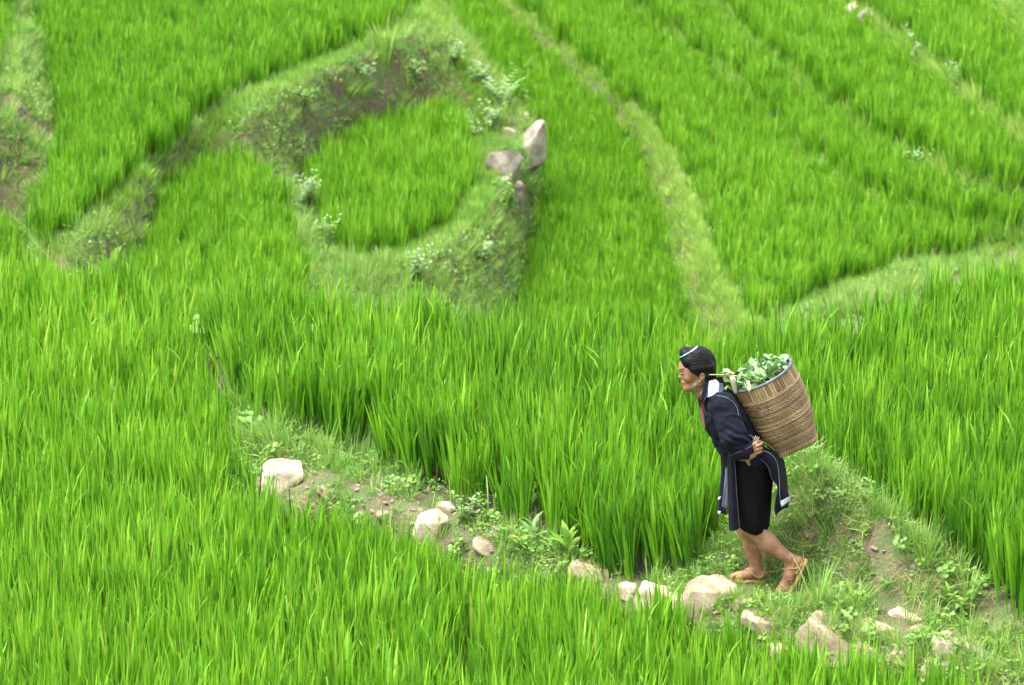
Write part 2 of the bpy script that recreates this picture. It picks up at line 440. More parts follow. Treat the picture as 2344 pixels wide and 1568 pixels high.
# ------------------------------------------------------------------ leaf-clump builders (instanced stuff)
class Clump:
    """collects blades and leaves; 'bl' colour: r = along the blade, g = tone of the blade"""
    def __init__(s): s.V, s.F, s.C, s.M = [], [], [], []
    def blade(s, base, az, lean, length, width, curve, tone, seg=4, mat=0, twist=0.0, wmax=0.35, r0=0.0, fold=0.0):
        """strip starting at base; lean = start angle from vertical, curve = extra bending to the tip"""
        p = np.array(base, float)
        h = np.array([math.cos(az), math.sin(az), 0.0])
        n0 = len(s.V)
        ds = length / seg
        for i in range(seg + 1):
            f = i / seg
            a = lean + curve * f * f
            d = h * math.sin(a) + np.array([0, 0, 1.0]) * math.cos(a)
            sidev = np.array([-math.sin(az + twist * f), math.cos(az + twist * f), 0])
            wv = width * (min(1.0, 0.45 + f / wmax * 0.55) if f < wmax else max(0.0, 1 - ((f - wmax) / (1 - wmax)) ** 1.7))
            if i == seg:
                s.V.append(p.copy()); s.C.append((r0 + (1 - r0) * f, tone, 0, 1))
            else:
                s.V.append(p - sidev * wv / 2); s.V.append(p + sidev * wv / 2)
                s.C += [(r0 + (1 - r0) * f, tone, 0, 1)] * 2
            p = p + d * ds
        for i in range(seg - 1):
            a = n0 + 2 * i
            s.F.append((a, a + 1, a + 3, a + 2)); s.M.append(mat)
        a = n0 + 2 * (seg - 1)
        s.F.append((a, a + 1, a + 2)); s.M.append(mat)
    def leaf(s, base, az, lift, length, width, tone, mat=0, droop=0.6, roll=0.0, fold=0.25, seg=4):
        """broad leaf with a mid-rib fold"""
        p = np.array(base, float)
        n0 = len(s.V)
        prof = [0.12, 0.75, 1.0, 0.7, 0.0] if seg == 4 else [0.15, 1.0, 0.8, 0.0]
        up = np.array([0, 0, 1.0])
        for i in range(seg + 1):
            f = i / seg
            a = lift - droop * f
            h = np.array([math.cos(az), math.sin(az), 0.0])
            d = h * math.cos(a) + up * math.sin(a)
            nrm = -h * math.sin(a) + up * math.cos(a)
            sd_ = np.array([-math.sin(az), math.cos(az), 0.0])
            sd_ = sd_ * math.cos(roll) + nrm * math.sin(roll)
            w = width * prof[i] / 2
            s.V += [p - sd_ * w + nrm * w * fold, p.copy(), p + sd_ * w + nrm * w * fold]
            s.C += [(f * 0.6, tone, 0, 1), (f * 0.6 + 0.25, tone, 0, 1), (f * 0.6, tone, 0, 1)]
            p = p + d * (length / seg)
        for i in range(seg):
            a = n0 + 3 * i
            s.F += [(a, a + 1, a + 4, a + 3), (a + 1, a + 2, a + 5, a + 4)]; s.M += [mat, mat]
    def stem(s, a, b, r, tone, mat=0):
        a = np.array(a, float); b = np.array(b, float)
        d = b - a; d /= np.linalg.norm(d) + 1e-9
        u = np.cross(d, [0.3, 0.9, 0.2]); u /= np.linalg.norm(u); v = np.cross(d, u)
        n0 = len(s.V)
        for q, rr in ((a, r), (b, r * 0.7)):
            for k in range(3):
                an = k * 2.0944
                s.V.append(q + (u * math.cos(an) + v * math.sin(an)) * rr); s.C.append((0.2, tone, 0, 1))
        for k in range(3):
            s.F.append((n0 + k, n0 + (k + 1) % 3, n0 + 3 + (k + 1) % 3, n0 + 3 + k)); s.M.append(mat)
    def mesh(s, name, mats):
        me = bpy.data.meshes.new(name)
        me.from_pydata([tuple(v) for v in s.V], [], s.F)
        for m in mats: me.materials.append(m)
        me.polygons.foreach_set('material_index', s.M)
        me.polygons.foreach_set('use_smooth', [True] * len(s.F))
        ca = me.color_attributes.new('bl', 'FLOAT_COLOR', 'POINT')
        ca.data.foreach_set('color', np.array(s.C, np.float32).ravel())
        me.update()
        return me

def variants(name, meshes):
    """a collection outside the scene that the scatter picks from"""
    c = bpy.data.collections.new(name)
    for k, me in enumerate(meshes):
        o = bpy.data.objects.new('%s_%02d' % (name, k), me)
        c.objects.link(o)
    return c

_trees = {}
def scatter_tree(coll):
    if coll.name in _trees: return _trees[coll.name]
    g = bpy.data.node_groups.new('scatter_' + coll.name, 'GeometryNodeTree')
    g.interface.new_socket('Geometry', in_out='INPUT', socket_type='NodeSocketGeometry')
    g.interface.new_socket('Geometry', in_out='OUTPUT', socket_type='NodeSocketGeometry')
    gi = g.nodes.new('NodeGroupInput'); go = g.nodes.new('NodeGroupOutput')
    ci = g.nodes.new('GeometryNodeCollectionInfo')
    ci.inputs['Collection'].default_value = coll
    ci.inputs['Separate Children'].default_value = True
    ci.inputs['Reset Children'].default_value = True
    ip = g.nodes.new('GeometryNodeInstanceOnPoints')
    ip.inputs['Pick Instance'].default_value = True
    def na(n, ty):
        a = g.nodes.new('GeometryNodeInputNamedAttribute'); a.data_type = ty
        a.inputs['Name'].default_value = n
        return [o for o in a.outputs if o.enabled and o.name == 'Attribute'][0]
    g.links.new(gi.outputs[0], ip.inputs['Points'])
    g.links.new(ci.outputs[0], ip.inputs['Instance'])
    g.links.new(na('pick', 'INT'), ip.inputs['Instance Index'])
    er = g.nodes.new('FunctionNodeEulerToRotation')
    g.links.new(na('rot', 'FLOAT_VECTOR'), er.inputs[0])
    g.links.new(er.outputs[0], ip.inputs['Rotation'])
    g.links.new(na('scl', 'FLOAT_VECTOR'), ip.inputs['Scale'])
    g.links.new(ip.outputs[0], go.inputs[0])
    _trees[coll.name] = g
    return g

def scatter(name, P, rot, scl, pick, tint, coll, label, cat):
    me = bpy.data.meshes.new(name)
    n = len(P)
    me.vertices.add(n)
    me.vertices.foreach_set('co', np.ascontiguousarray(P, np.float32).ravel())
    for nm, ty, fld, arr in (('rot', 'FLOAT_VECTOR', 'vector', rot), ('scl', 'FLOAT_VECTOR', 'vector', scl), ('pick', 'INT', 'value', pick), ('tint', 'FLOAT', 'value', tint)):
        a = me.attributes.new(nm, ty, 'POINT')
        a.data.foreach_set(fld, np.ascontiguousarray(arr, np.int32 if ty == 'INT' else np.float32).ravel())
    me.update()
    o = bpy.data.objects.new(name, me)
    COL.objects.link(o)
    md = o.modifiers.new('scatter', 'NODES')
    md.node_group = scatter_tree(coll)
    tag(o, label, cat, kind='stuff')
    return o

def dist_poly(X, Y, line):
    d = np.full(X.shape, 1e9)
    L = np.array(line)[:, :2]
    for a, b in zip(L[:-1], L[1:]):
        ab = b - a; t_ = np.clip(((X - a[0]) * ab[0] + (Y - a[1]) * ab[1]) / (ab @ ab + 1e-9), 0, 1)
        d = np.minimum(d, np.hypot(X - a[0] - ab[0] * t_, Y - a[1] - ab[1] * t_))
    return d
# ---- rice
M_RICE = leaf_mat('rice_leaf', [(0.0, (0.020, 0.095, 0.012)), (0.28, (0.062, 0.215, 0.014)), (0.58, (0.155, 0.385, 0.022)), (0.86, (0.265, 0.505, 0.034)), (0.97, (0.33, 0.55, 0.05)), (1.0, (0.40, 0.55, 0.08))],
                  transl=0.40, tip=(0.23, 0.50, 0.03), tipw=0.30, rough=0.36, spec=0.36)
def rice_clump(seed, hills=5, nb=22, tall=1.0):
    """a handful of neighbouring rice hills"""
    r = random.Random(seed)
    c = Clump()
    for hh in range(hills):
        ha = hh / hills * 6.283 + r.uniform(-.5, .5)
        hr = 0.0 if hh == 0 else r.uniform(0.07, 0.13)
        hx, hy = hr * math.cos(ha), hr * math.sin(ha)
        ht = r.uniform(0.91, 1.08) * tall
        hl, hla = r.uniform(0, 0.06), r.uniform(0, 6.283)
        htone = r.gauss(0, 0.08)
        for k in range(nb):
            az = r.uniform(0, 6.283)
            rr = r.uniform(0.0, 0.045)
            bx, by = hx + rr * math.cos(az), hy + rr * math.sin(az)
            z0 = r.choice([0.0, 0.05, 0.12, 0.18, 0.22]) * ht
            ln = r.uniform(0.24, 0.40) * ht if z0 > 0.1 else r.uniform(0.30, 0.50) * ht
            lean = abs(r.gauss(0.07, 0.10))
            cv = abs(r.gauss(0.12, 0.18))
            if r.random() < 0.07: cv += r.uniform(0.5, 1.3)
            tone = min(0.93, max(0.0, r.gauss(0.50, 0.23) + htone)) if r.random() > .006 else 1.0
            c.blade((bx + 0.06 * z0 * math.cos(az) + hl * z0 * math.cos(hla), by + 0.06 * z0 * math.sin(az) + hl * z0 * math.sin(hla), z0), az + r.uniform(-.5, .5), lean, ln, r.uniform(0.0115, 0.0205), cv, tone, seg=4, twist=r.uniform(-0.9, 0.9), wmax=0.3)
    return c.mesh('rice_clump', [M_RICE])
C_RICE = variants('rice_variant', [rice_clump(100 + k, 5, 18 + (k % 3) * 2, 0.94 + 0.04 * (k % 4)) for k in range(12)])

RICE = {
    'front': ('bright green rice filling the foreground paddy below the stony path', 0.205),
    'middle': ('tall green rice in the paddy behind the path, left of the walker', 0.205),
    'right': ('tall green rice in the paddy right of the basket', 0.205),
    'upper': ('blurred green rice in the large upper left terrace', 0.175),
    'lower': ('blurred rice in the small terrace left of the horseshoe paddy', 0.175),
    'horseshoe': ('blurred rice in the rounded terrace below the weedy bank', 0.175),
    'valley': ('blurred rice in the narrow terrace right of the tilted rocks', 0.175),
    'stripe1': ('blurred rice in the widest curved terrace at upper right', 0.175),
    'stripe2': ('blurred rice in the second curved terrace strip at upper right', 0.175),
    'stripe3': ('blurred rice in the third curved terrace strip at upper right', 0.175),
    'stripe4': ('blurred rice in the terrace in the top right corner', 0.175),
    'edge': ('blurred rice on the terrace at the top left corner', 0.18),
    'corner': ('blurred rice at the left edge under the pale bank', 0.18),
}
def pts_in(poly, sp, ylim=None):
    p = np.array(poly)
    x0, y0 = p.min(0); x1, y1 = p.max(0)
    X, Y = np.meshgrid(np.arange(x0, x1, sp), np.arange(y0, y1, sp * 0.95))
    X = X + RS.uniform(-.42, .42, X.shape) * sp; Y = Y + RS.uniform(-.42, .42, Y.shape) * sp
    k = inside(poly, X, Y)
    return X[k], Y[k]
for k, nm in enumerate(PKEYS):
    lab, sp = RICE[nm]
    X, Y = pts_in(PAD[nm], sp)
    pm = PMASK[np.clip(((Y - GY0) / GS).round().astype(int), 0, PMASK.shape[0] - 1), np.clip(((X - GX0) / GS).round().astype(int), 0, PMASK.shape[1] - 1)]
    ok = (pm == k + 1) & (np.abs(X) < 0.175 * Y + 1.1) & (Y < 49)
    X, Y = X[ok], Y[ok]
    n = len(X)
    P = np.stack([X, Y, np.full(n, LV[nm] - 0.01)], 1)
    # wind and growth vary in soft patches
    g1 = fbm(X * 0.9, Y * 0.9, 31 + k); g2 = fbm(X * 2.6, Y * 2.6, 57 + k)
    rot = np.stack([RS.normal(0, .05, n) + (g1 - .5) * .16, RS.normal(0, .05, n) + (g2 - .5) * .16, RS.uniform(0, 6.283, n)], 1)
    s = RS.normal(1, 0.07, n) * (0.93 + 0.16 * g1)
    if nm in ('middle', 'right'):      # plants at the open edge lean out over the path
        de = dist_poly(X, Y, [atz(*q) for q in CRESTS['path_front']]) if nm == 'middle' else dist_poly(X, Y, cm)
        rot[:, 0] += np.clip(1.0 - de / 1.1, 0, 1) * RS.uniform(0, .3, n)
        rot[:, 2] = RS.uniform(0, 6.283, n)
        if nm == 'middle': s = s * np.clip(.66 + .34 * dist_poly(X, Y, PAD['middle'][:4]) / .9, 0, 1)      # thin growth beside the bund
    scl = np.stack([s * 1.02, s * 1.02, s], 1)
    far = nm not in ('front', 'middle', 'right')
    tint = ((g1 - 0.5) * 0.28 + (g2 - 0.5) * 0.2 + RS.normal(0, 0.06, n)) * (0.5 if far else 1.0) + {'front': .07, 'middle': -.07, 'right': -.01, 'upper': -.03}.get(nm, .06)
    if far: s = s * 0.70; scl = np.stack([s * 1.1, s * 1.1, s], 1); rot[:, :2] *= .6
    scatter('rice_' + {'edge': 'far_corner', 'corner': 'left_corner'}.get(nm, nm), P, rot, scl, RS.randint(0, 12, n), tint, C_RICE, lab, 'rice')

# ---- weeds on the banks
M_BUND = leaf_mat('bund_grass_blade', [(0.0, (0.10, 0.26, 0.025)), (0.4, (0.20, 0.41, 0.04)), (0.7, (0.31, 0.52, 0.07)), (1.0, (0.48, 0.58, 0.18))], transl=0.45, tip=(0.36, 0.5, 0.12), tipw=0.35, rough=0.5)
M_GRASS = leaf_mat('bank_grass', [(0.0, (0.08, 0.22, 0.025)), (0.4, (0.16, 0.36, 0.04)), (0.75, (0.28, 0.49, 0.08)), (1.0, (0.50, 0.52, 0.22))], transl=0.4, tip=(0.30, 0.40, 0.12), tipw=0.4, rough=0.5)
M_HERB = leaf_mat('bank_herb', [(0.0, (0.065, 0.18, 0.03)), (0.4, (0.145, 0.32, 0.05)), (0.7, (0.25, 0.45, 0.085)), (1.0, (0.40, 0.54, 0.16))], transl=0.4, tip=(0.25, 0.38, 0.10), tipw=0.35, rough=0.5)
def grass_tuft(seed, nb=22, ln=(0.07, 0.17), w=(0.003, 0.0055), rad=0.05, cv=1.0):
    r = random.Random(seed); c = Clump()
    for k in range(nb):
        az = r.uniform(0, 6.283); rr = r.uniform(0, rad)
        c.blade((rr * math.cos(az), rr * math.sin(az), -0.01), az + r.uniform(-.8, .8), r.uniform(0.05, 0.5), r.uniform(*ln), r.uniform(*w), r.uniform(0.2, 1.5) * cv,
                min(1, max(0, r.gauss(0.5, 0.22))), seg=3, twist=r.uniform(-.6, .6))
    return c.mesh('grass_tuft', [M_GRASS])
def herb(seed, nl=14, size=(0.018, 0.035), h=0.07, rad=0.07):
    r = random.Random(seed); c = Clump()
    for k in range(nl):
        az = r.uniform(0, 6.283); rr = r.uniform(0, rad)
        x, y, z = rr * math.cos(az), rr * math.sin(az), r.uniform(0.01, h)
        ln = r.uniform(*size)
        if z > 0.03: c.stem((x * .5, y * .5, 0), (x, y, z), 0.0012, 0.4)
        c.leaf((x, y, z), r.uniform(0, 6.283), r.uniform(-.1, .7), ln, ln * r.uniform(0.5, 0.85), min(1, max(0, r.gauss(0.5, .22))), droop=r.uniform(.2, .9), roll=r.uniform(-.4, .4), seg=3)
    for k in range(4):
        az = r.uniform(0, 6.283)
        c.blade((r.uniform(-.03, .03), r.uniform(-.03, .03), 0), az, .3, r.uniform(.05, .12), .003, .8, r.uniform(.3, .9), seg=3)
    return c.mesh('herb', [M_HERB])
def straw(seed):
    r = random.Random(seed); c = Clump()
    for k in range(12):
        az = r.uniform(0, 6.283)
        c.blade((r.uniform(-.06, .06), r.uniform(-.06, .06), .012), az, r.uniform(1.15, 1.6), r.uniform(.06, .2), r.uniform(.002, .005), r.uniform(-.2, .5), 1.3, seg=3)
    for k in range(10):
        az = r.uniform(0, 6.283)
        c.blade((r.uniform(-.05, .05), r.uniform(-.05, .05), 0), az, r.uniform(.2, .9), r.uniform(.05, .1), .004, r.uniform(.3, 1.2), r.uniform(.2, .8), seg=3)
    return c.mesh('straw', [M_GRASS])
C_WEED = variants('weed_variant', [grass_tuft(1), grass_tuft(2, 18, (0.06, 0.12)), grass_tuft(3, 26, (0.1, 0.24), (0.004, 0.007)), grass_tuft(4, 16, (0.05, .1), (.003, .005), .06, 1.4),
                                   herb(5), herb(6, 18, (0.015, 0.028), 0.05, .08), herb(7, 10, (0.025, 0.05), 0.1), herb(8, 20, (.012, .022), .03, .09), straw(9), straw(10)])
C_BRIGHT = variants('short_grass_variant', [grass_tuft(40 + k, 30, (0.06, 0.15), (0.004, 0.007), .07, .7) for k in range(4)])
for o in C_BRIGHT.objects:
    o.data.materials[0] = M_BUND

def scatter_bank(name, region, sp, label, dens=1.0, size=1.0, coll=None, bright=None, seed=0, cat='weeds', bare=0.5, tone=0.0, pickset=None):
    """weeds on all ground between the paddies inside the plan box"""
    x0, x1, y0, y1 = region
    X, Y = np.meshgrid(np.arange(x0, x1, sp), np.arange(y0, y1, sp))
    X = (X + RS.uniform(-.5, .5, X.shape) * sp).ravel(); Y = (Y + RS.uniform(-.5, .5, Y.shape) * sp).ravel()
    k = ((bil(NOTPAD, X, Y) > 0.12) | (near_strip(X, Y) if coll is C_BRIGHT else False)) & (np.abs(X) < 0.165 * Y + 0.8)
    if callable(bright): k &= bright(X, Y)
    cover = fbm(X * 1.7, Y * 1.7, 71 + seed, 3) + 0.25 * (fbm(X * 6, Y * 6, 5 + seed, 2) - .5)
    bare = bare + 0.05 * np.exp(-(np.hypot((X - 2.05) / .55, (Y - 20.0) / .45)) ** 2)      # worn slope of the mound
    prob = np.clip((cover - bare) * 7 + 0.5, 0.06, 1) * dens
    k &= RS.uniform(0, 1, X.shape) < prob
    X, Y = X[k], Y[k]
    n = len(X)
    Z = ground_z(X, Y)
    e = 0.06
    gxn = (ground_z(X + e, Y) - ground_z(X - e, Y)) / (2 * e); gyn = (ground_z(X, Y + e) - ground_z(X, Y - e)) / (2 * e)
    tilt = 0.55
    rx = np.clip(np.arctan(gyn), -1, 1) * tilt + RS.normal(0, .12, n)
    ry = -np.clip(np.arctan(gxn), -1, 1) * tilt + RS.normal(0, .12, n)
    s = RS.uniform(0.7, 1.35, n) * size
    s = s * (1 - 0.72 * np.exp(-(dist_poly(X, Y, [(1.1, 19.9), (1.3, 19.95), (1.62, 19.82)]) / 0.2) ** 2))     # trodden where she walks
    s = s * (1 + .9 * np.clip((-1.3 - X) / .5, 0, 1) * (Y < 25))       # ranker where nobody walks
    if coll is C_BRIGHT:
        s = np.where(np.min([dist_poly(X, Y, pl(L_)) for L_ in (BL2, BL3, BL4, BL5)], 0) < .15, s * 2.0, s)
    nv = len(coll.objects)
    pick = RS.randint(0, nv, n)
    if pickset is not None: pick = np.array(pickset)[RS.randint(0, len(pickset), n)]
    tint = (fbm(X * 1.3, Y * 1.3, 90 + seed) - .5) * .5 + RS.normal(0, .08, n) + tone
    if coll is C_BRIGHT:      # greener on the three broad rims
        for ln in strip_lines[:3]: tint = np.where(dist_poly(X, Y, ln) < .3, tint - .32, tint)
    return scatter(name, np.stack([X, Y, Z], 1), np.stack([rx, ry, RS.uniform(0, 6.283, n)], 1), np.stack([s, s, s * RS.uniform(.8, 1.2, n)], 1), pick, tint, coll, label, cat)

strip_lines = [[atz(*p) for p in ln] for ln in (
    [(935, 62, -1.3), (800, 120, -1.3), (620, 205, -1.3), (450, 285, -1.3), (335, 385, -1.35), (230, 505, -1.4)],
    [(1078, 240, -2.1), (1090, 330, -2.1), (1085, 430, -2.1), (1050, 525, -2.1), (960, 572, -2.1), (860, 605, -2.1)],
    [(1750, 732, -2.68), (1860, 692, -2.68), (2000, 630, -2.68), (2150, 592, -2.68), (2344, 565, -2.68), (2600, 520, -2.68)],
    BL1[:5], BL1[4:], BL2, BL3, BL4, BL5,
    [(955, -40, -1.3), (960, 40, -1.3)])]
def near_strip(X, Y):
    r_ = np.zeros(X.shape, bool)
    for ln, w in zip(strip_lines, (.15, .20, .24, .08, .17, .07, .07, .08, .08, .3)): r_ |= dist_poly(X, Y, ln) < w
    return r_
scatter_bank('path_weeds', (-3.2, 4.2, 18.0, 25.0), 0.034, 'low weeds and grass growing along the stony path and its bank', 1.0, 0.78, C_WEED, lambda X, Y: Y < 24.8, seed=1, bare=0.37)
scatter_bank('bank_weeds', (-7.0, 8.0, 25.5, 48.0), 0.05, 'pale blurred weeds covering the terrace banks behind', 1.0, 1.0, C_WEED, lambda X, Y: ~near_strip(X, Y) & (Y > 29.3 - 0.0 * X) & (Y < 47), seed=2, bare=0.31, tone=0.04, pickset=[0, 1, 2, 3, 3, 0, 5, 7, 7, 4])
scatter_bank('bund_grass', (-7.0, 8.0, 26.0, 48.0), 0.055, 'short bright grass on the rims of the far terraces', 1.0, 0.85, C_BRIGHT, near_strip, seed=3, cat='grass', bare=0.0, tone=0.08)
# ------------------------------------------------------------------ stones
def stone_mat(name, c1, c2, c3):
    m, t = mat_new(name)
    tc = nd(t, 'ShaderNodeTexCoord'); oi = nd(t, 'ShaderNodeObjectInfo')
    ad = nd(t, 'ShaderNodeVectorMath', operation='ADD'); t.links.new(tc.outputs['Object'], ad.inputs[0]); t.links.new(oi.outputs['Location'], ad.inputs[1])
    n1 = nd(t, 'ShaderNodeTexNoise'); n1.inputs['Scale'].default_value = 9; n1.inputs['Detail'].default_value = 7; t.links.new(ad.outputs[0], n1.inputs[0])
    n2 = nd(t, 'ShaderNodeTexNoise'); n2.inputs['Scale'].default_value = 55; n2.inputs['Detail'].default_value = 8; n2.inputs['Roughness'].default_value = 0.7; t.links.new(ad.outputs[0], n2.inputs[0])
    rp = ramp(t, n1.outputs[0], [(0.32, c1), (0.52, c2), (0.68, c3)])
    r2 = ramp(t, n2.outputs[0], [(0.38, (0.55, 0.5, 0.45)), (0.55, (1, 1, 1))])
    c = mixrgb(t, 0.6, rp.outputs[0], r2.outputs[0], 'MULTIPLY')
    v = nd(t, 'ShaderNodeTexVoronoi', feature='DISTANCE_TO_EDGE'); v.inputs['Scale'].default_value = 7; t.links.new(n1.outputs['Color'], v.inputs[0])
    pr = nd(t, 'ShaderNodeBsdfPrincipled'); t.links.new(c, pr.inputs['Base Color']); pr.inputs['Roughness'].default_value = 0.85
    bp = nd(t, 'ShaderNodeBump'); bp.inputs['Strength'].default_value = 0.7; bp.inputs['Distance'].default_value = 0.008
    t.links.new(n2.outputs[0], bp.inputs['Height']); t.links.new(bp.outputs[0], pr.inputs['Normal'])
    o = nd(t, 'ShaderNodeOutputMaterial'); t.links.new(pr.outputs[0], o.inputs[0])
    return m
ST_PALE = stone_mat('pale_stone', (0.28, 0.215, 0.145), (0.49, 0.41, 0.30), (0.60, 0.53, 0.43))
ST_TAN = stone_mat('tan_stone', (0.19, 0.145, 0.095), (0.33, 0.255, 0.17), (0.44, 0.36, 0.26))
ST_GREY = stone_mat('grey_stone', (0.16, 0.137, 0.11), (0.31, 0.27, 0.215), (0.42, 0.38, 0.315))

def n3(p, s, seed):
    return vnoise(p[:, 0] * s + p[:, 2] * s * 0.71 + 13.7, p[:, 1] * s - p[:, 2] * s * 0.57 + 5.1, seed)
def rock_mesh(seed, sx, sy, sz, cut=7, flat=True):
    bm = bmesh.new()
    bmesh.ops.create_icosphere(bm, subdivisions=4, radius=1.0)
    V = np.array([v.co for v in bm.verts])
    r = np.random.RandomState(seed)
    for k in range(cut):                       # broken faces
        n = r.normal(0, 1, 3); n /= np.linalg.norm(n)
        d = r.uniform(0.55, 0.85) if flat else r.uniform(.38, .66)
        if k == 0 and flat: n = np.array([r.uniform(-.2, .2), -.15, 1.0]); n /= np.linalg.norm(n); d = .42
        if k == 1 or not flat and k == 0: n = np.array([r.uniform(-.4, .4), -1.0, .25]); n /= np.linalg.norm(n); d = .5
        h = V @ n - d
        V = V - np.outer(np.clip(h, 0, None) * 0.97, n)
    V = V * (1 + 0.22 * (n3(V, 1.7, seed) - .5)[:, None] + 0.10 * (n3(V, 4.5, seed + 3) - .5)[:, None] + 0.05 * (n3(V, 11, seed + 5) - .5)[:, None])
    V = V * np.array([sx, sy, sz])
    for v, c in zip(bm.verts, V): v.co = c
    me = bpy.data.meshes.new('stone')
    bm.to_mesh(me); bm.free()
    me.polygons.foreach_set('use_smooth', [True] * len(me.polygons))
    return me
# (x, y, width, height of the stone in the picture, depth/width, roll, material, z, label)
STONES = [
    (640, 1072, 118, 74, 0.8, -22, ST_PALE, -0.05, 'large pale flat stone leaning over the path edge at left'),
    (692, 999, 66, 26, 0.8, 0, ST_GREY, 0.0, 'grey stone behind the large pale flat stone at left'),
    (985, 1188, 78, 84, 0.7, -8, ST_PALE, -0.05, 'upright pale stone in the path edge beside a leafy weed'),
    (1018, 1156, 40, 26, 0.9, 10, ST_PALE, -0.02, 'small pale stone resting behind the upright pale stone'),
    (1362, 1298, 104, 44, 0.8, 12, ST_TAN, -0.05, 'low tan stone beside the plant with striped pointed leaves'),
    (1516, 1350, 112, 84, 0.8, 14, ST_PALE, -0.07, 'angular pale stone with a pointed top before the boulder'),
    (1632, 1342, 112, 82, 0.9, 6, ST_TAN, -0.04, 'domed tan boulder in front of the walker\'s forward foot'),
    (1585, 1384, 70, 50, 0.8, 4, ST_PALE, -0.10, 'pale stone at the foot of the domed tan boulder'),
    (1757, 1416, 112, 44, 0.9, 16, ST_TAN, -0.05, 'low brown stone below the walker\'s trailing foot'),
    (1906, 1446, 150, 66, 0.9, 28, ST_TAN, -0.06, 'long tan slab sloping down right on the path'),
    (2006, 1432, 86, 44, 0.9, 4, ST_TAN, -0.02, 'rounded tan stone right of the long sloping slab'),
    (2080, 1402, 76, 26, 0.9, 4, ST_PALE, 0.0, 'thin flat pale stone at the foot of the grassy bank'),
    (2108, 1440, 46, 20, 0.8, 8, ST_TAN, -0.02, 'small tan stone above the creeping leafy plant'),
    (2188, 1468, 104, 46, 0.9, 12, ST_PALE, -0.03, 'broad bright pale slab on the path at right'),
    (2250, 1496, 60, 44, 0.9, 24, ST_GREY, -0.04, 'grey stone just right of the broad bright slab'),
    (2066, 1488, 56, 36, 0.9, 0, ST_TAN, -0.08, 'half buried tan stone left of the creeping leafy plant'),
    (1800, 1478, 72, 44, 0.9, -6, ST_PALE, -0.10, 'pale stone among rice tips below the brown stone'),
    (1812, 1444, 36, 24, 0.9, 10, ST_GREY, -0.06, 'small grey stone above the pale stone in the rice tips'),
    (2184, 1552, 34, 34, 0.9, 0, ST_PALE, -0.15, 'pale stone nearly hidden in rice at the bottom right'),
    (2312, 1518, 30, 28, 0.9, 0, ST_TAN, -0.05, 'small tan stone at the far right end of the path'),
    (880, 1172, 40, 26, 0.9, 0, ST_TAN, -0.12, 'brown stone showing between rice tips left of the upright stone'),
    (1212, 336, 62, 96, 0.5, 18, ST_GREY, -2.45, 'diamond shaped tilted rock slab on the far ridge'),
    (1151, 370, 58, 78, 0.5, -34, ST_GREY, -2.45, 'tilted rock slab left of the diamond shaped one'),
    (1208, 254, 40, 24, 0.9, 12, ST_PALE, -2.0, 'bright pale stone on the far ridge by the fern'),
    (1186, 217, 30, 18, 0.9, 0, ST_TAN, -1.9, 'small tan stone above the bright pale ridge stone'),
    (1219, 286, 14, 44, 0.9, 4, ST_GREY, -2.1, 'narrow upright grey stone above the diamond slab'),
    (1234, 303, 18, 18, 0.9, 0, ST_TAN, -2.2, 'small stone right of the narrow upright grey stone'),
    (1080, 139, 38, 20, 0.9, 14, ST_PALE, -1.6, 'pale stone on the far ridge beside the rice edge'),
    (1166, 296, 28, 24, 0.9, 0, ST_TAN, -2.1, 'reddish stone above the left tilted slab'),
    (1183, 424, 26, 44, 0.9, 8, ST_GREY, -2.75, 'dark narrow rock below the tilted slabs'),
    (1964, 12, 54, 52, 0.9, -14, ST_PALE, -1.6, 'bright white rock at the top edge of the picture'),
    (2000, 38, 74, 74, 0.9, 16, ST_GREY, -1.85, 'pinkish grey rock below the white rock at the top edge'),
    (1108, 178, 34, 22, 0.9, 20, ST_GREY, -1.7, 'grey stone just below the pale stone on the far ridge'),
    (1196, 262, 30, 26, 0.9, -10, ST_GREY, -2.0, 'grey stone left of the bright pale ridge stone'),
    (1150, 410, 30, 30, 0.9, 0, ST_GREY, -2.7, 'grey stone under the left tilted slab'),
    (1240, 372, 26, 22, 0.9, 10, ST_GREY, -2.7, 'small grey stone at the right foot of the diamond slab'),
    (1700, 1372, 60, 26, 0.9, 8, ST_TAN, -.05, 'flat tan stone in the grass under the forward foot'),
    (1870, 1500, 60, 40, 0.9, 10, ST_PALE, -.1, 'pale stone in the rice tips below the long sloping slab'),
    (1985, 1480, 56, 34, 0.9, 20, ST_TAN, -.08, 'tan stone at the lower end of the long sloping slab'),
    (2140, 1512, 64, 36, 0.9, 12, ST_PALE, -.08, 'pale stone below the creeping leafy plant'),
    (1440, 1340, 50, 30, 0.9, 8, ST_PALE, -.08, 'pale stone between low tan stone and angular pale stone'),
    (1120, 1240, 60, 26, 0.9, 10, ST_TAN, -.08, 'flat earthy stone on the path right of the upright stone'),
    (760, 1120, 60, 26, 0.9, 10, ST_TAN, -.08, 'flat brown stone right of the large pale stone at left'),
    (996, 72, 24, 20, 0.9, 0, ST_TAN, -1.4, 'small brown stone on the far ridge crest near the top'),
]
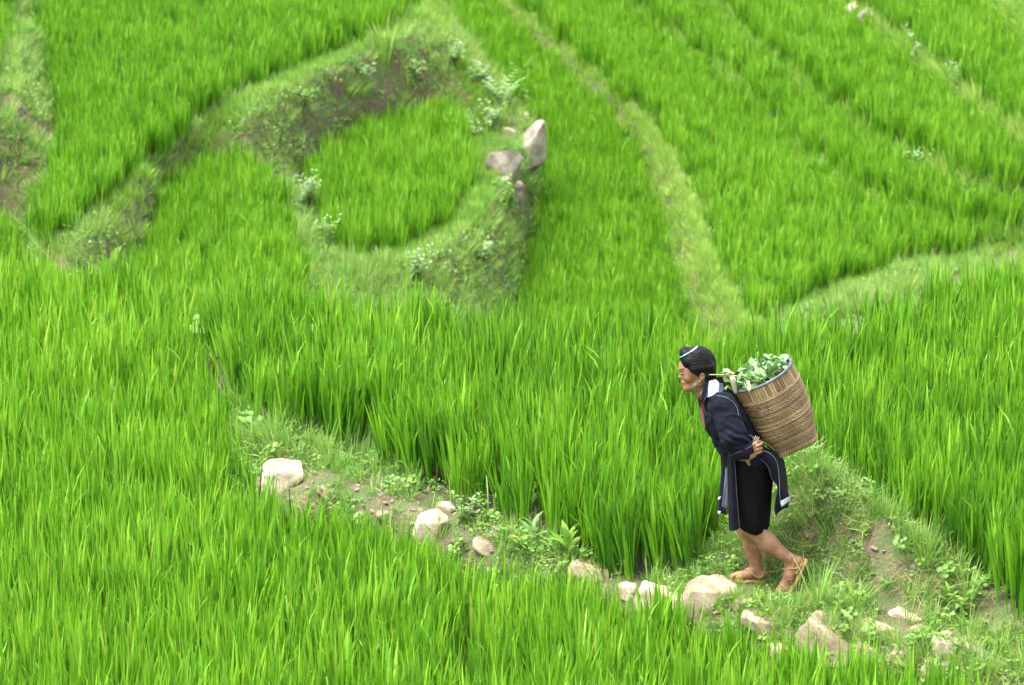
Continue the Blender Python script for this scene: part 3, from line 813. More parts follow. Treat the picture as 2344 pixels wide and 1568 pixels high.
for k, (px, py, w, h, dr, roll, mt, z, lab) in enumerate(STONES):
    b = ground_hit(px, py + h * 0.42)
    depth = math.hypot(b[1], CAM_H - b[2])
    mpp = depth / FP
    sx = w * mpp / 2 * 1.22; sz = h * mpp / 2 * 1.9; sy = sx * dr
    slab = 'slab on the far' in lab or 'tilted rock slab' in lab
    if slab: sx, sz, sy = sx * 1.6, sz * .95, sx * .9
    o = bpy.data.objects.new('stone', rock_mesh(300 + k, sx, sy, sz, flat=not slab, cut=14 if slab else 7))
    COL.objects.link(o)
    c = aty(px, py, b[1] + sy * 0.15); o.location = (c[0], b[1] + sy * 0.15, c[2] - sz * 0.42)
    if slab: o.location = (c[0], b[1] - .02, c[2] - sz * .2)
    o.rotation_euler = (math.radians(RND.uniform(-6, 6)), math.radians(roll), math.radians(RND.uniform(-15, 15)))
    o.data.materials.append(mt)
    tag(o, lab, 'stone', 'stones on the far ridge' if py < 800 else 'stones along the path edge')

# pebbles trodden into the path
def pebble(seed):
    me = rock_mesh(seed, 1, .9, .6); me.materials.append(ST_TAN if seed % 2 else ST_GREY); return me
C_PEB = variants('pebble_variant', [pebble(900 + k) for k in range(4)])
X = RS.uniform(-2.6, 4, 4000); Y = RS.uniform(18.2, 24.5, 4000)
k_ = (bil(NOTPAD, X, Y) > .6) & (fbm(X * 1.7, Y * 1.7, 72, 3) < .55)
X, Y = X[k_][:420], Y[k_][:420]; n_ = len(X); s_ = RS.uniform(.008, .028, n_)
scatter('pebbles', np.stack([X, Y, ground_z(X, Y)], 1), RS.uniform(-.3, .3, (n_, 3)) + np.array([0, 0, 1]) * RS.uniform(0, 6, (n_, 1)), np.stack([s_, s_, s_], 1), RS.randint(0, 4, n_), np.zeros(n_), C_PEB, 'small pebbles scattered in the earth of the path', 'pebbles')

# ------------------------------------------------------------------ single plants
M_BROAD = leaf_mat('broad_leaf', [(0.0, (0.09, 0.22, 0.03)), (0.5, (0.22, 0.42, 0.06)), (1.0, (0.42, 0.52, 0.10))], transl=0.4, tip=(0.40, 0.52, 0.12), tipw=0.3, rough=0.45)
M_PALELEAF = leaf_mat('pale_leaf', [(0.0, (0.11, 0.24, 0.06)), (0.5, (0.21, 0.37, 0.11)), (1.0, (0.36, 0.50, 0.20))], transl=0.35, tip=(0.40, 0.5, 0.28), tipw=0.3, rough=0.5)
M_WHITE = simple_mat('petal', (0.28, 0.38, 0.24), (0.40, 0.48, 0.36), bump=0)
M_STALK = simple_mat('plant_stalk', (0.12, 0.17, 0.04), (0.24, 0.27, 0.08), scale=30, bump=0)

def place_ground(px, py, z=0.0):
    return ground_hit(px, py)
def part_from(name, c, mats, parent):
    o = bpy.data.objects.new(name, c.mesh(name, mats)); COL.objects.link(o); o.parent = parent
    return o
def broad_plant(name, px, py, label, cat, nl, ln, wd, h, mat=M_BROAD, seed=0, lift=0.9, group=None, z=None, droop=.7):
    r = random.Random(seed)
    p = place_ground(px, py)
    e = empty(name, p - np.array([0, 0, 0.01]))
    tag(e, label, cat, group)
    c = Clump(); tx, ty = r.uniform(-.03, .03), r.uniform(-.03, .03)
    c.stem((0, 0, -0.02), (tx * .5, ty * .5, h * .5), .004, .4); c.stem((tx * .5, ty * .5, h * .5), (tx, ty, h), .003, .4)
    part_from('stem', c, [M_STALK], e)
    for k in range(nl):
        f = (k + 0.5) / nl
        zz = h * (0.25 + 0.75 * f)
        c = Clump()
        L = ln * r.uniform(0.75, 1.15) * (1.1 - 0.35 * f)
        c.leaf((tx * f, ty * f, zz), k * 2.4 + r.uniform(-.4, .4), lift * (0.5 + .6 * f) + r.uniform(-.2, .2), L, L * wd * r.uniform(.85, 1.1), min(1, max(0, r.gauss(.5, .2))), droop=droop * r.uniform(.6, 1.2), roll=r.uniform(-.3, .3), fold=.3)
        part_from('leaf', c, [mat], e)
    return e
def grass_plant(name, px, py, label, nb, ln, w, cv, seed, mat=None, z=None, group=None, cat='grass tuft', rad=.04):
    r = random.Random(seed); c = Clump()
    for k in range(nb):
        az = r.uniform(0, 6.283); rr = r.uniform(0, rad)
        c.blade((rr * math.cos(az), rr * math.sin(az), -0.02), az + r.uniform(-.6, .6), r.uniform(.05, .45), r.uniform(*ln), r.uniform(*w), r.uniform(*cv), min(1, max(0, r.gauss(.55, .2))), seg=6, twist=r.uniform(-.6, .6))
    p = place_ground(px, py)
    o = bpy.data.objects.new(name, c.mesh(name, [mat or M_GRASS])); COL.objects.link(o); o.location = p
    return tag(o, label, cat, group)
def bushy_weed(name, px, py, label, ns, h, ln, wd, seed, mat=M_PALELEAF, z=None, group=None, cat='weed', spread=.5, flowers=0):
    r = random.Random(seed)
    p = place_ground(px, py)
    e = empty(name, p); tag(e, label, cat, group)
    st, lf, fl = Clump(), Clump(), Clump()
    for k in range(ns):
        az = r.uniform(0, 6.283); hh = h * r.uniform(.6, 1.1); le = r.uniform(.05, spread)
        a = np.array([r.uniform(-.02, .02), r.uniform(-.02, .02), -0.02]); b = a + np.array([math.cos(az) * le * hh, math.sin(az) * le * hh, hh])
        st.stem(a, b, .0025, .4)
        nl = int(8 * h / 0.16) + 5
        for q in range(nl):
            f = (q + 1) / nl
            L = ln * r.uniform(.7, 1.2) * (1.15 - .5 * f)
            lf.leaf(a + (b - a) * f, r.uniform(0, 6.283), r.uniform(-.1, .8), L, L * wd, min(1, max(0, r.gauss(.5, .22))), droop=r.uniform(.3, .9), roll=r.uniform(-.4, .4), seg=3)
        for q in range((flowers + 2) // 3):
            cpt = b + np.array([r.uniform(-.04, .04), r.uniform(-.04, .04), r.uniform(0, .05)])
            for s in range(5): fl.leaf(cpt, s * 1.257, .5, .016, .012, .5, droop=.3, seg=3)
    part_from('stem', st, [M_STALK], e)
    part_from('foliage', lf, [mat], e)
    if flowers: part_from('flowers', fl, [M_WHITE], e)['kind'] = 'stuff'
    return e
broad_plant('broadleaf_plant', 1305, 1285, 'plant with long striped pointed yellow-green leaves beside the path', 'plant', 9, .17, .32, .14, seed=1, lift=1.1)
broad_plant('broadleaf_plant', 1215, 1245, 'pale plant with one big upright striped leaf left of the yellow-green plant', 'plant', 6, .16, .34, .10, mat=M_PALELEAF, seed=2, lift=1.2)
broad_plant('broadleaf_plant', 1195, 1260, 'small dark plant with drooping leaves on the path edge at centre', 'plant', 6, .10, .4, .07, seed=3)
bushy_weed('leafy_weed', 1066, 1200, 'bushy pale weed with toothed leaves right of the upright pale stone', 9, .20, .055, .5, 4)
bushy_weed('leafy_weed', 1425, 1318, 'low leafy weed between the tan stone and angular pale stone', 8, .12, .04, .55, 5)
bushy_weed('leafy_weed', 890, 1120, 'low weed with light leaves on the path above the rice', 8, .10, .045, .55, 6)
bushy_weed('leafy_weed', 1755, 1378, 'dark green weed under the walker\'s forward sandal', 12, .09, .035, .55, 7, mat=M_HERB)
bushy_weed('leafy_weed', 2120, 1470, 'creeping plant with round green leaves before the bright slab', 14, .10, .055, .8, 8, mat=M_HERB, spread=1.4)
bushy_weed('leafy_weed', 2195, 1418, 'leafy weed at the right foot of the grassy bank', 9, .17, .055, .6, 9, mat=M_HERB)
bushy_weed('leafy_weed', 2250, 1450, 'low bushy weed above the grey stone at right', 9, .10, .04, .5, 10, mat=M_HERB)
broad_plant('broadleaf_plant', 1860, 1190, 'round-leaved seedling low on the grassy bank behind the walker', 'plant', 6, .06, .8, .04, seed=12)
broad_plant('broadleaf_plant', 1985, 1230, 'round-leaved seedling high on the right of the grassy bank', 'plant', 6, .055, .8, .04, seed=13)
broad_plant('broadleaf_plant', 2180, 1398, 'young plant with upright light leaves at the bank\'s right end', 'plant', 7, .11, .3, .12, seed=14, lift=1.1)
grass_plant('grass_tuft', 1185, 1195, 'arching pale grass blades hanging over the path at centre', 16, (.25, .45), (.007, .011), (1.0, 2.2), 21, M_PALELEAF)
grass_plant('grass_tuft', 1120, 1185, 'curved whitish grass blades behind the bushy pale weed', 12, (.2, .4), (.006, .010), (.8, 2.0), 22, M_PALELEAF)
grass_plant('grass_tuft', 812, 1060, 'spiky fan of thin pale grass on the path at left', 34, (.18, .36), (.003, .005), (.1, .7), 23, M_PALELEAF, rad=.05)
grass_plant('grass_tuft', 745, 1050, 'upright green grass tuft right of the large pale stone', 26, (.15, .3), (.005, .009), (.2, .9), 24)
grass_plant('grass_tuft', 690, 990, 'arching grass tuft above the grey stone at left', 20, (.12, .26), (.004, .008), (.4, 1.6), 25)
grass_plant('grass_tuft', 600, 985, 'bent pale grass at the left start of the path', 26, (.1, .22), (.004, .007), (.8, 2.0), 26, M_PALELEAF)
grass_plant('grass_tuft', 945, 1110, 'thin green grass tuft on the path left of the bushy weed', 22, (.14, .28), (.005, .008), (.2, 1.0), 27)
grass_plant('grass_tuft', 1872, 1392, 'tall green grass tuft right of the walker\'s trailing foot', 30, (.16, .36), (.007, .011), (.1, .8), 28)
grass_plant('grass_tuft', 1960, 1400, 'dense drooping grass tuft in the middle of the bank foot', 40, (.14, .28), (.005, .008), (.8, 1.9), 29)
grass_plant('grass_tuft', 2090, 1375, 'light grass tuft above the thin flat pale stone', 26, (.12, .24), (.004, .007), (.4, 1.4), 30)
grass_plant('grass_tuft', 2215, 1375, 'arching grass tuft against the rice at the bank\'s right end', 22, (.16, .3), (.005, .008), (.5, 1.6), 31)
grass_plant('grass_tuft', 1800, 1420, 'grass tuft in front of the low brown stone', 22, (.1, .22), (.005, .008), (.3, 1.2), 32)
grass_plant('grass_tuft', 2140, 1440, 'straggling grass tuft left of the broad bright slab', 18, (.14, .28), (.004, .007), (.5, 1.6), 33)
# blurred plants on the terraces behind
e = broad_plant('taro_plant', 262, 640, 'big pale taro leaf standing beyond the paddy edge at left', 'plant', 1, .30, .7, .16, seed=41, lift=1.6, z=-1.75, mat=M_BROAD, droop=.25)
broad_plant('taro_plant', 1262, 296, 'dark broad leaf jutting right from the far ridge rocks', 'plant', 5, .26, .5, .18, seed=42, z=-2.3, lift=.5)
def fern(px, py, z, label, seed):
    r = random.Random(seed); p = place_ground(px, py); e = empty('fern', p); tag(e, label, 'fern')
    for k in range(8):
        c = Clump(); az = k * .785 + r.uniform(-.3, .3); L = r.uniform(.3, .5); q = np.array([0, 0, 0.])
        for i in range(10):
            f = i / 10; a = .2 + 1.1 * f
            d = np.array([math.cos(az) * math.sin(a), math.sin(az) * math.sin(a), math.cos(a)])
            for s in (-1, 1): c.leaf(q, az + s * 1.2, .2, .12 * (1 - f * .8), .03, r.uniform(.3, .8), droop=.4, seg=3)
            q = q + d * L / 10
        part_from('frond', c, [M_PALELEAF], e)
fern(1240, 275, -2.15, 'pale green fern on the far ridge right of the bright stone', 51)
fern(1150, 245, -2.0, 'drooping fern on the far ridge left of the bright stone', 52)
grass_plant('reed_clump', 880, 150, 'tall spiky reed clump on the far weedy bank', 16, (.35, .6), (.02, .035), (.1, .6), 53, M_BROAD, z=-1.35, cat='reed')
BG = [(1208, 215, -1.85, 'bluish leafy shrub standing up on the far ridge', .42, 0), (1100, 195, -1.75, 'grey-green shrub on the ridge below the pale ridge stone', .24, 0), (1040, 150, -1.55, 'leafy shrub where the weedy bank meets the ridge', .26, 0),
      (1145, 215, -1.9, 'pale weed in the middle of the far ridge', .26, 2), (950, 180, -1.5, 'dark weed on top of the far weedy bank at right', .24, 0), (830, 190, -1.5, 'round weed on top of the far weedy bank', .22, 0), (690, 240, -1.5, 'low weed on the left of the far weedy bank', .2, 0),
      (1075, 330, -2.15, 'white-flowered weed at the right edge of the rounded terrace', .25, 5), (700, 470, -2.0, 'white-flowered weed on the bund left of the rounded terrace', .3, 5), (740, 560, -2.1, 'pale bushy weed at the lower end of that same bund', .26, 1),
      (1100, 600, -2.4, 'light weed on the bank below the rounded terrace', .26, 0), (950, 640, -2.5, 'umbrella shaped weed on the bank under the rounded terrace', .28, 2),
      (2085, 128, -1.8, 'white-flowered weed below the rocks at upper right', .32, 6), (2112, 165, -1.8, 'second white-flowered weed lower on the same bund', .3, 6), (2196, 205, -1.8, 'lone white-flowered weed on the bund nearer the right edge', .25, 5),
      (2040, 60, -1.85, 'dark leafy weed right of the pinkish rock at the top', .35, 0), (1920, 25, -1.85, 'dark leafy weed left of the white rock at the top', .3, 0), (2100, 400, -2.1, 'pale weed in the gap between the lower curved strips', .3, 3),
      (1160, 470, -2.5, 'grey-green weed below the tilted slabs', .3, 0), (1130, 300, -2.15, 'curly pale weed left of the tilted slabs', .3, 0)]
for k, (px, py, z, lab, h, fl) in enumerate(BG):
    bushy_weed('bushy_weed', px, py, lab, 9, h, .07, .5, 60 + k, z=z, group='weeds on the far banks', flowers=fl, mat=M_PALELEAF if k % 3 else M_HERB, spread=.7)
# ------------------------------------------------------------------ sculpting: distance fields -> surface nets
WY = 20.0                                   # the walker's mid plane
WO = aty(2259 * .77029, 1722 * .77029, WY)  # point between the feet
WO[2] = 0.0
def S(sx, sy, dy=0.0):
    """a point of the walker at picture place (sx, sy), dy metres behind her mid plane; relative to WO"""
    return aty(sx * .77029, sy * .77029, WY + dy) - WO
class Field:
    def __init__(s, lo, hi, h):
        s.lo = np.array(lo, float); s.h = h
        s.n = np.ceil((np.array(hi) - s.lo) / h).astype(int) + 1
        s.D = np.full(s.n, 0.2, np.float32)
    def box(s, lo, hi):
        a = np.clip(np.floor((np.array(lo) - s.lo) / s.h).astype(int), 0, s.n); b = np.clip(np.ceil((np.array(hi) - s.lo) / s.h).astype(int) + 1, 0, s.n)
        sl = tuple(slice(i, j) for i, j in zip(a, b))
        g = [s.lo[k] + s.h * np.arange(a[k], b[k]) for k in range(3)]
        return sl, np.stack(np.meshgrid(*g, indexing='ij'), -1).astype(np.float32)
    def put(s, sl, d, k, op='add'):
        o = s.D[sl]
        if op == 'add':
            h = np.clip(0.5 + 0.5 * (o - d) / k, 0, 1); s.D[sl] = o * (1 - h) + d * h - k * h * (1 - h)
        else:   # subtract
            h = np.clip(0.5 - 0.5 * (o + d) / k, 0, 1); s.D[sl] = o * (1 - h) - d * h + k * h * (1 - h)
    def cone(s, a, b, ra, rb, k=0.02, op='add', sq=None):
        """tapered limb; sq = (axis, factor) squeezes across an axis"""
        a = np.array(a, float); b = np.array(b, float)
        m = max(ra, rb) + k + 0.02
        sl, G = s.box(np.minimum(a, b) - m * 1.3, np.maximum(a, b) + m * 1.3)
        if G.size == 0: return
        ab = b - a
        t = np.clip(((G - a) @ ab) / (ab @ ab + 1e-12), 0, 1)
        q = G - a - t[..., None] * ab
        if sq is not None: q = q * np.array(sq)
        s.put(sl, np.sqrt((q * q).sum(-1)) - (ra + (rb - ra) * t), k, op)
    def ell(s, c, r, R=None, k=0.02, op='add'):
        c = np.array(c, float); r = np.array(r, float); m = r.max() + k + 0.02
        sl, G = s.box(c - m, c + m)
        if G.size == 0: return
        q = G - c
        if R is not None: q = q @ np.array(R)
        k0 = np.sqrt(((q / r) ** 2).sum(-1)); k1 = np.sqrt(((q / (r * r)) ** 2).sum(-1)) + 1e-9
        s.put(sl, k0 * (k0 - 1) / k1, k, op)
    def sample(s, p):
        f = np.clip((np.atleast_2d(p) - s.lo) / s.h, 0, np.array(s.n) - 1.001)
        i = f.astype(int); u = f - i; r = 0
        for dx in (0, 1):
            for dy in (0, 1):
                for dz in (0, 1):
                    w = (u[:, 0] if dx else 1 - u[:, 0]) * (u[:, 1] if dy else 1 - u[:, 1]) * (u[:, 2] if dz else 1 - u[:, 2])
                    r = r + w * s.D[i[:, 0] + dx, i[:, 1] + dy, i[:, 2] + dz]
        return r
    def hit(s, sx, sy, lift=0.0, miss=-0.12):
        """first surface point seen at picture place (sx, sy)"""
        t = np.arange(-0.5, 0.5, 0.002)
        a, b = S(sx, sy, -0.5), S(sx, sy, 0.5)
        P = a + (b - a) * (t + 0.5)[:, None]
        inb = ((P > s.lo) & (P < s.lo + s.h * (np.array(s.n) - 1))).all(1)
        d = np.where(inb, s.sample(P), 0.2)
        k = np.nonzero(d < lift)[0]
        return P[k[0]] if len(k) else S(sx, sy, miss)
    def snap(s, p, lift):
        """push a point out to the surface + lift along the gradient"""
        p = np.array(p, float)
        for _ in range(4):
            d = float(s.sample(p)[0]); e = 0.004
            g = np.array([float((s.sample(p + v) - s.sample(p - v))[0]) for v in np.eye(3) * e]); g /= np.linalg.norm(g) + 1e-9
            p = p + g * (lift - d)
        return p
    def mesh(s):
        D = s.D; neg = D < 0
        c = np.zeros(tuple(np.array(D.shape) - 1), np.int8)
        for i in (0, 1):
            for j in (0, 1):
                for k in (0, 1): c += neg[i:D.shape[0] - 1 + i, j:D.shape[1] - 1 + j, k:D.shape[2] - 1 + k]
        act = np.argwhere((c > 0) & (c < 8))
        idm = np.full(c.shape, -1, np.int32); idm[tuple(act.T)] = np.arange(len(act))
        cs = {}
        acc = np.zeros((len(act), 3)); cnt = np.zeros(len(act))
        def cor(o): return D[act[:, 0] + o[0], act[:, 1] + o[1], act[:, 2] + o[2]].astype(float)
        for o1 in np.ndindex(2, 2, 2):
            for ax in range(3):
                if o1[ax]: continue
                o2 = list(o1); o2[ax] = 1
                a, b = cor(o1), cor(o2)
                x = (a < 0) != (b < 0)
                t = np.where(x, a / np.where(x, a - b, 1), 0)
                p = np.tile(np.array(o1, float), (len(act), 1)); p[:, ax] += t
                acc += p * x[:, None]; cnt += x
        V = s.lo + s.h * (act + acc / cnt[:, None])
        F = []
        for ax in range(3):
            n = list(D.shape); n[ax] -= 1
            A = D[tuple(slice(0, n[q]) for q in range(3))] < 0
            Bv = D[tuple(slice(1, None) if q == ax else slice(0, None) for q in range(3))] < 0
            e = np.argwhere(A != Bv)
            u, v = [(1, 2), (2, 0), (0, 1)][ax]
            e = e[(e[:, u] > 0) & (e[:, v] > 0) & (e[:, u] < c.shape[u]) & (e[:, v] < c.shape[v])]
            def nb(du, dv):
                q = e.copy(); q[:, u] += du; q[:, v] += dv; return idm[q[:, 0], q[:, 1], q[:, 2]]
            quad = np.stack([nb(-1, -1), nb(0, -1), nb(0, 0), nb(-1, 0)], 1)
            ins = A[tuple(e.T)]
            quad = np.where(ins[:, None], quad, quad[:, ::-1])
            F.append(quad)
        F = np.concatenate(F)
        F = F[(F >= 0).all(1)]
        return V, F
def noise3(P, s, seed=0):
    return (vnoise(P[..., 0] * s + P[..., 2] * s * .37, P[..., 1] * s + P[..., 2] * s * .93, seed) + vnoise(P[..., 2] * s - P[..., 0] * s * .41 + 7.3, P[..., 1] * s * .8 + P[..., 0] * s * .6, seed + 9)) * .5 - .5
def sculpt(name, fld, mat, parent, relax=2):
    V, F = fld.mesh()
    for _ in range(relax):                 # even out the net
        A = np.zeros_like(V); n = np.zeros(len(V))
        for a, b in ((0, 1), (1, 2), (2, 3), (3, 0)):
            for i, j in ((a, b), (b, a)):
                A += np.stack([np.bincount(F[:, i], V[F[:, j], q], len(V)) for q in range(3)], 1); n += np.bincount(F[:, i], minlength=len(V))
        V = 0.5 * V + 0.5 * A / np.maximum(n, 1)[:, None]
    me = fast_mesh(name, V, F)
    me.polygons.foreach_set('use_smooth', np.ones(len(me.polygons), bool))
    me.materials.append(mat)
    o = bpy.data.objects.new(name, me); COL.objects.link(o); o.parent = parent
    return o
def tube(name, pts, r, mat, parent, sides=8, closed=False, taper=None):
    P = np.array(pts, float)
    # resample smoothly (Catmull-Rom)
    n = len(P); Q = []; R = []
    rr = np.full(n, r) if np.isscalar(r) else np.array(r, float)
    segs = n if closed else n - 1
    for i in range(segs):
        g = lambda k: P[k % n] if closed else P[min(max(k, 0), n - 1)]
        p0, p1, p2, p3 = g(i - 1), g(i), g(i + 1), g(i + 2)
        for t in np.linspace(0, 1, 5)[:-1]:
            Q.append(.5 * (2 * p1 + (p2 - p0) * t + (2 * p0 - 5 * p1 + 4 * p2 - p3) * t * t + (3 * p1 - p0 - 3 * p2 + p3) * t ** 3))
            R.append(rr[i] * (1 - t) + rr[(i + 1) % n] * t)
    if not closed: Q.append(P[-1]); R.append(rr[-1])
    Q = np.array(Q); m = len(Q); V = []; F = []
    u = None
    for i in range(m):
        d = Q[(i + 1) % m] - Q[i - 1] if closed else Q[min(i + 1, m - 1)] - Q[max(i - 1, 0)]
        d = d / (np.linalg.norm(d) + 1e-9)
        if u is None: u = np.cross(d, [.21, .3, .93]); 
        u = u - d * (u @ d); u /= np.linalg.norm(u) + 1e-9
        v = np.cross(d, u)
        for k in range(sides):
            a = 6.28319 * k / sides
            V.append(Q[i] + (u * math.cos(a) + v * math.sin(a)) * R[i])
    for i in range(m if closed else m - 1):
        for k in range(sides):
            j = (i + 1) % m
            F.append((i * sides + k, i * sides + (k + 1) % sides, j * sides + (k + 1) % sides, j * sides + k))
    if not closed:
        F.append(tuple(range(sides))[::-1]); F.append(tuple((m - 1) * sides + k for k in range(sides)))
    return new_obj(name, V, F, mat, parent, smooth=True)
def sheet(name, rows, mat, parent, thick=0.004, ripple=0.0, freq=3.0, sub=5, seed=0, axis=(0, 1, 0)):
    """cloth panel through a grid of control points rows[i][j]; given thickness and soft folds"""
    A = np.array(rows, float)
    def up(A, n):
        k = len(A); out = []
        for i in range(k - 1):
            p0, p1, p2, p3 = A[max(i - 1, 0)], A[i], A[i + 1], A[min(i + 2, k - 1)]
            for t in np.linspace(0, 1, n + 1)[:-1]:
                out.append(.5 * (2 * p1 + (p2 - p0) * t + (2 * p0 - 5 * p1 + 4 * p2 - p3) * t * t + (3 * p1 - p0 - 3 * p2 + p3) * t ** 3))
        out.append(A[-1]); return np.array(out)
    A = up(A, sub); A = np.swapaxes(up(np.swapaxes(A, 0, 1), sub), 0, 1)
    h, w, _ = A.shape
    vv = np.linspace(0, 1, h)[:, None]; uu = np.linspace(0, 1, w)[None, :]
    if ripple: A = A + np.array(axis) * (ripple * np.sin(uu * freq * 6.283 + seed + 1.2 * np.sin(vv * 2 + seed)) * (0.25 + 0.75 * vv))[..., None]
    du = np.gradient(A, axis=1); dv = np.gradient(A, axis=0)
    N = np.cross(du, dv); N /= np.linalg.norm(N, axis=-1, keepdims=True) + 1e-9
    V = np.concatenate([(A + N * thick / 2).reshape(-1, 3), (A - N * thick / 2).reshape(-1, 3)])
    id_ = np.arange(h * w).reshape(h, w); o = h * w; F = []
    for i in range(h - 1):
        for j in range(w - 1):
            F.append((id_[i, j], id_[i, j + 1], id_[i + 1, j + 1], id_[i + 1, j])); F.append((o + id_[i, j], o + id_[i + 1, j], o + id_[i + 1, j + 1], o + id_[i, j + 1]))
    rim = list(id_[0, :]) + list(id_[1:, -1]) + list(id_[-1, -2::-1]) + list(id_[-2:0:-1, 0])
    for a, b in zip(rim, rim[1:] + rim[:1]): F.append((b, a, o + a, o + b))
    return new_obj(name, V, F, mat, parent, smooth=True)

# ---- cloth and skin materials
def cloth_mat(name, c1, c2, weave=420, bump=.35, rough=.85, sheen=.25, scale=14, wv=.8):
    m, t = mat_new(name)
    tc = nd(t, 'ShaderNodeTexCoord')
    n1 = nd(t, 'ShaderNodeTexNoise'); n1.inputs['Scale'].default_value = scale; n1.inputs['Detail'].default_value = 6; t.links.new(tc.outputs['Object'], n1.inputs[0])
    rp = ramp(t, n1.outputs[0], [(.35, c1), (.68, c2)])
    n2 = nd(t, 'ShaderNodeTexNoise'); n2.inputs['Scale'].default_value = weave; n2.inputs['Detail'].default_value = 2; t.links.new(tc.outputs['Object'], n2.inputs[0])
    r2 = ramp(t, n2.outputs[0], [(.35, (.7, .7, .7)), (.65, (1.25, 1.25, 1.25))])
    c = mixrgb(t, wv, rp.outputs[0], r2.outputs[0], 'MULTIPLY')
    pr = nd(t, 'ShaderNodeBsdfPrincipled'); t.links.new(c, pr.inputs['Base Color'])
    pr.inputs['Roughness'].default_value = rough; pr.inputs['Sheen Weight'].default_value = sheen; pr.inputs['Sheen Roughness'].default_value = .5
    pr.inputs['Specular IOR Level'].default_value = .15
    bp = nd(t, 'ShaderNodeBump'); bp.inputs['Strength'].default_value = bump; bp.inputs['Distance'].default_value = .003
    n3_ = nd(t, 'ShaderNodeTexNoise'); n3_.inputs['Scale'].default_value = 40; n3_.inputs['Detail'].default_value = 5; t.links.new(tc.outputs['Object'], n3_.inputs[0])
    t.links.new(n3_.outputs[0], bp.inputs['Height']); t.links.new(bp.outputs[0], pr.inputs['Normal'])
    o = nd(t, 'ShaderNodeOutputMaterial'); t.links.new(pr.outputs[0], o.inputs[0])
    return m
M_IND = cloth_mat('indigo_hemp', (0.0026, 0.0036, 0.0088), (0.0054, 0.0078, 0.018), sheen=.02, bump=.6)
M_CUFF = cloth_mat('indigo_lining', (0.006, 0.0058, 0.016), (0.012, 0.011, 0.028), sheen=.02)
M_BLACK = cloth_mat('black_cotton', (0.0022, 0.0018, 0.0024), (0.0042, 0.0036, 0.0046), sheen=0.0)
M_BLUE = cloth_mat('worn_blue_cloth', (0.035, 0.075, 0.15), (0.09, 0.16, 0.26))
M_GREYB = cloth_mat('grey_blue_lining', (0.05, 0.065, 0.085), (0.075, 0.095, 0.12))
M_WHT = cloth_mat('white_cotton', (0.55, 0.56, 0.64), (0.68, 0.68, 0.74), sheen=0, wv=.15)
M_RED = cloth_mat('dark_red_cloth', (0.13, 0.012, 0.022), (0.20, 0.02, 0.035))
M_PIPE = cloth_mat('pale_piping', (0.11, 0.14, 0.15), (0.22, 0.26, 0.26), sheen=0)
M_PIPER = cloth_mat('rose_piping', (0.20, 0.05, 0.07), (0.30, 0.08, 0.10), sheen=0)
M_PIPEP = cloth_mat('mauve_stitching', (0.08, 0.05, 0.08), (0.14, 0.09, 0.12), sheen=0)
def hem_mat():
    m, t = mat_new('embroidered_cloth')
    tc = nd(t, 'ShaderNodeTexCoord')
    v = nd(t, 'ShaderNodeTexVoronoi'); v.inputs['Scale'].default_value = 95; t.links.new(tc.outputs['Object'], v.inputs[0])
    rp = ramp(t, v.outputs['Distance'], [(.25, (.03, .03, .05)), (.42, (.55, .55, .58))])
    pr = nd(t, 'ShaderNodeBsdfPrincipled'); t.links.new(rp.outputs[0], pr.inputs['Base Color']); pr.inputs['Roughness'].default_value = .9
    o = nd(t, 'ShaderNodeOutputMaterial'); t.links.new(pr.outputs[0], o.inputs[0]); return m
M_HEM = hem_mat()
def skin_mat():
    m, t = mat_new('skin')
    tc = nd(t, 'ShaderNodeTexCoord')
    n1 = nd(t, 'ShaderNodeTexNoise'); n1.inputs['Scale'].default_value = 22; n1.inputs['Detail'].default_value = 6; t.links.new(tc.outputs['Object'], n1.inputs[0])
    rp = ramp(t, n1.outputs[0], [(.3, (.22, .105, .056)), (.55, (.31, .158, .088)), (.75, (.39, .21, .13))])
    pr = nd(t, 'ShaderNodeBsdfPrincipled'); t.links.new(rp.outputs[0], pr.inputs['Base Color'])
    pr.inputs['Roughness'].default_value = .5; pr.inputs['Subsurface Weight'].default_value = .12; pr.inputs['Subsurface Radius'].default_value = (1, .35, .2); pr.inputs['Subsurface Scale'].default_value = .006
    n2 = nd(t, 'ShaderNodeTexNoise'); n2.inputs['Scale'].default_value = 160; n2.inputs['Detail'].default_value = 5; t.links.new(tc.outputs['Object'], n2.inputs[0])
    bp = nd(t, 'ShaderNodeBump'); bp.inputs['Strength'].default_value = .25; bp.inputs['Distance'].default_value = .002
    t.links.new(n2.outputs[0], bp.inputs['Height']); t.links.new(bp.outputs[0], pr.inputs['Normal'])
    o = nd(t, 'ShaderNodeOutputMaterial'); t.links.new(pr.outputs[0], o.inputs[0]); return m
M_SKIN = skin_mat()
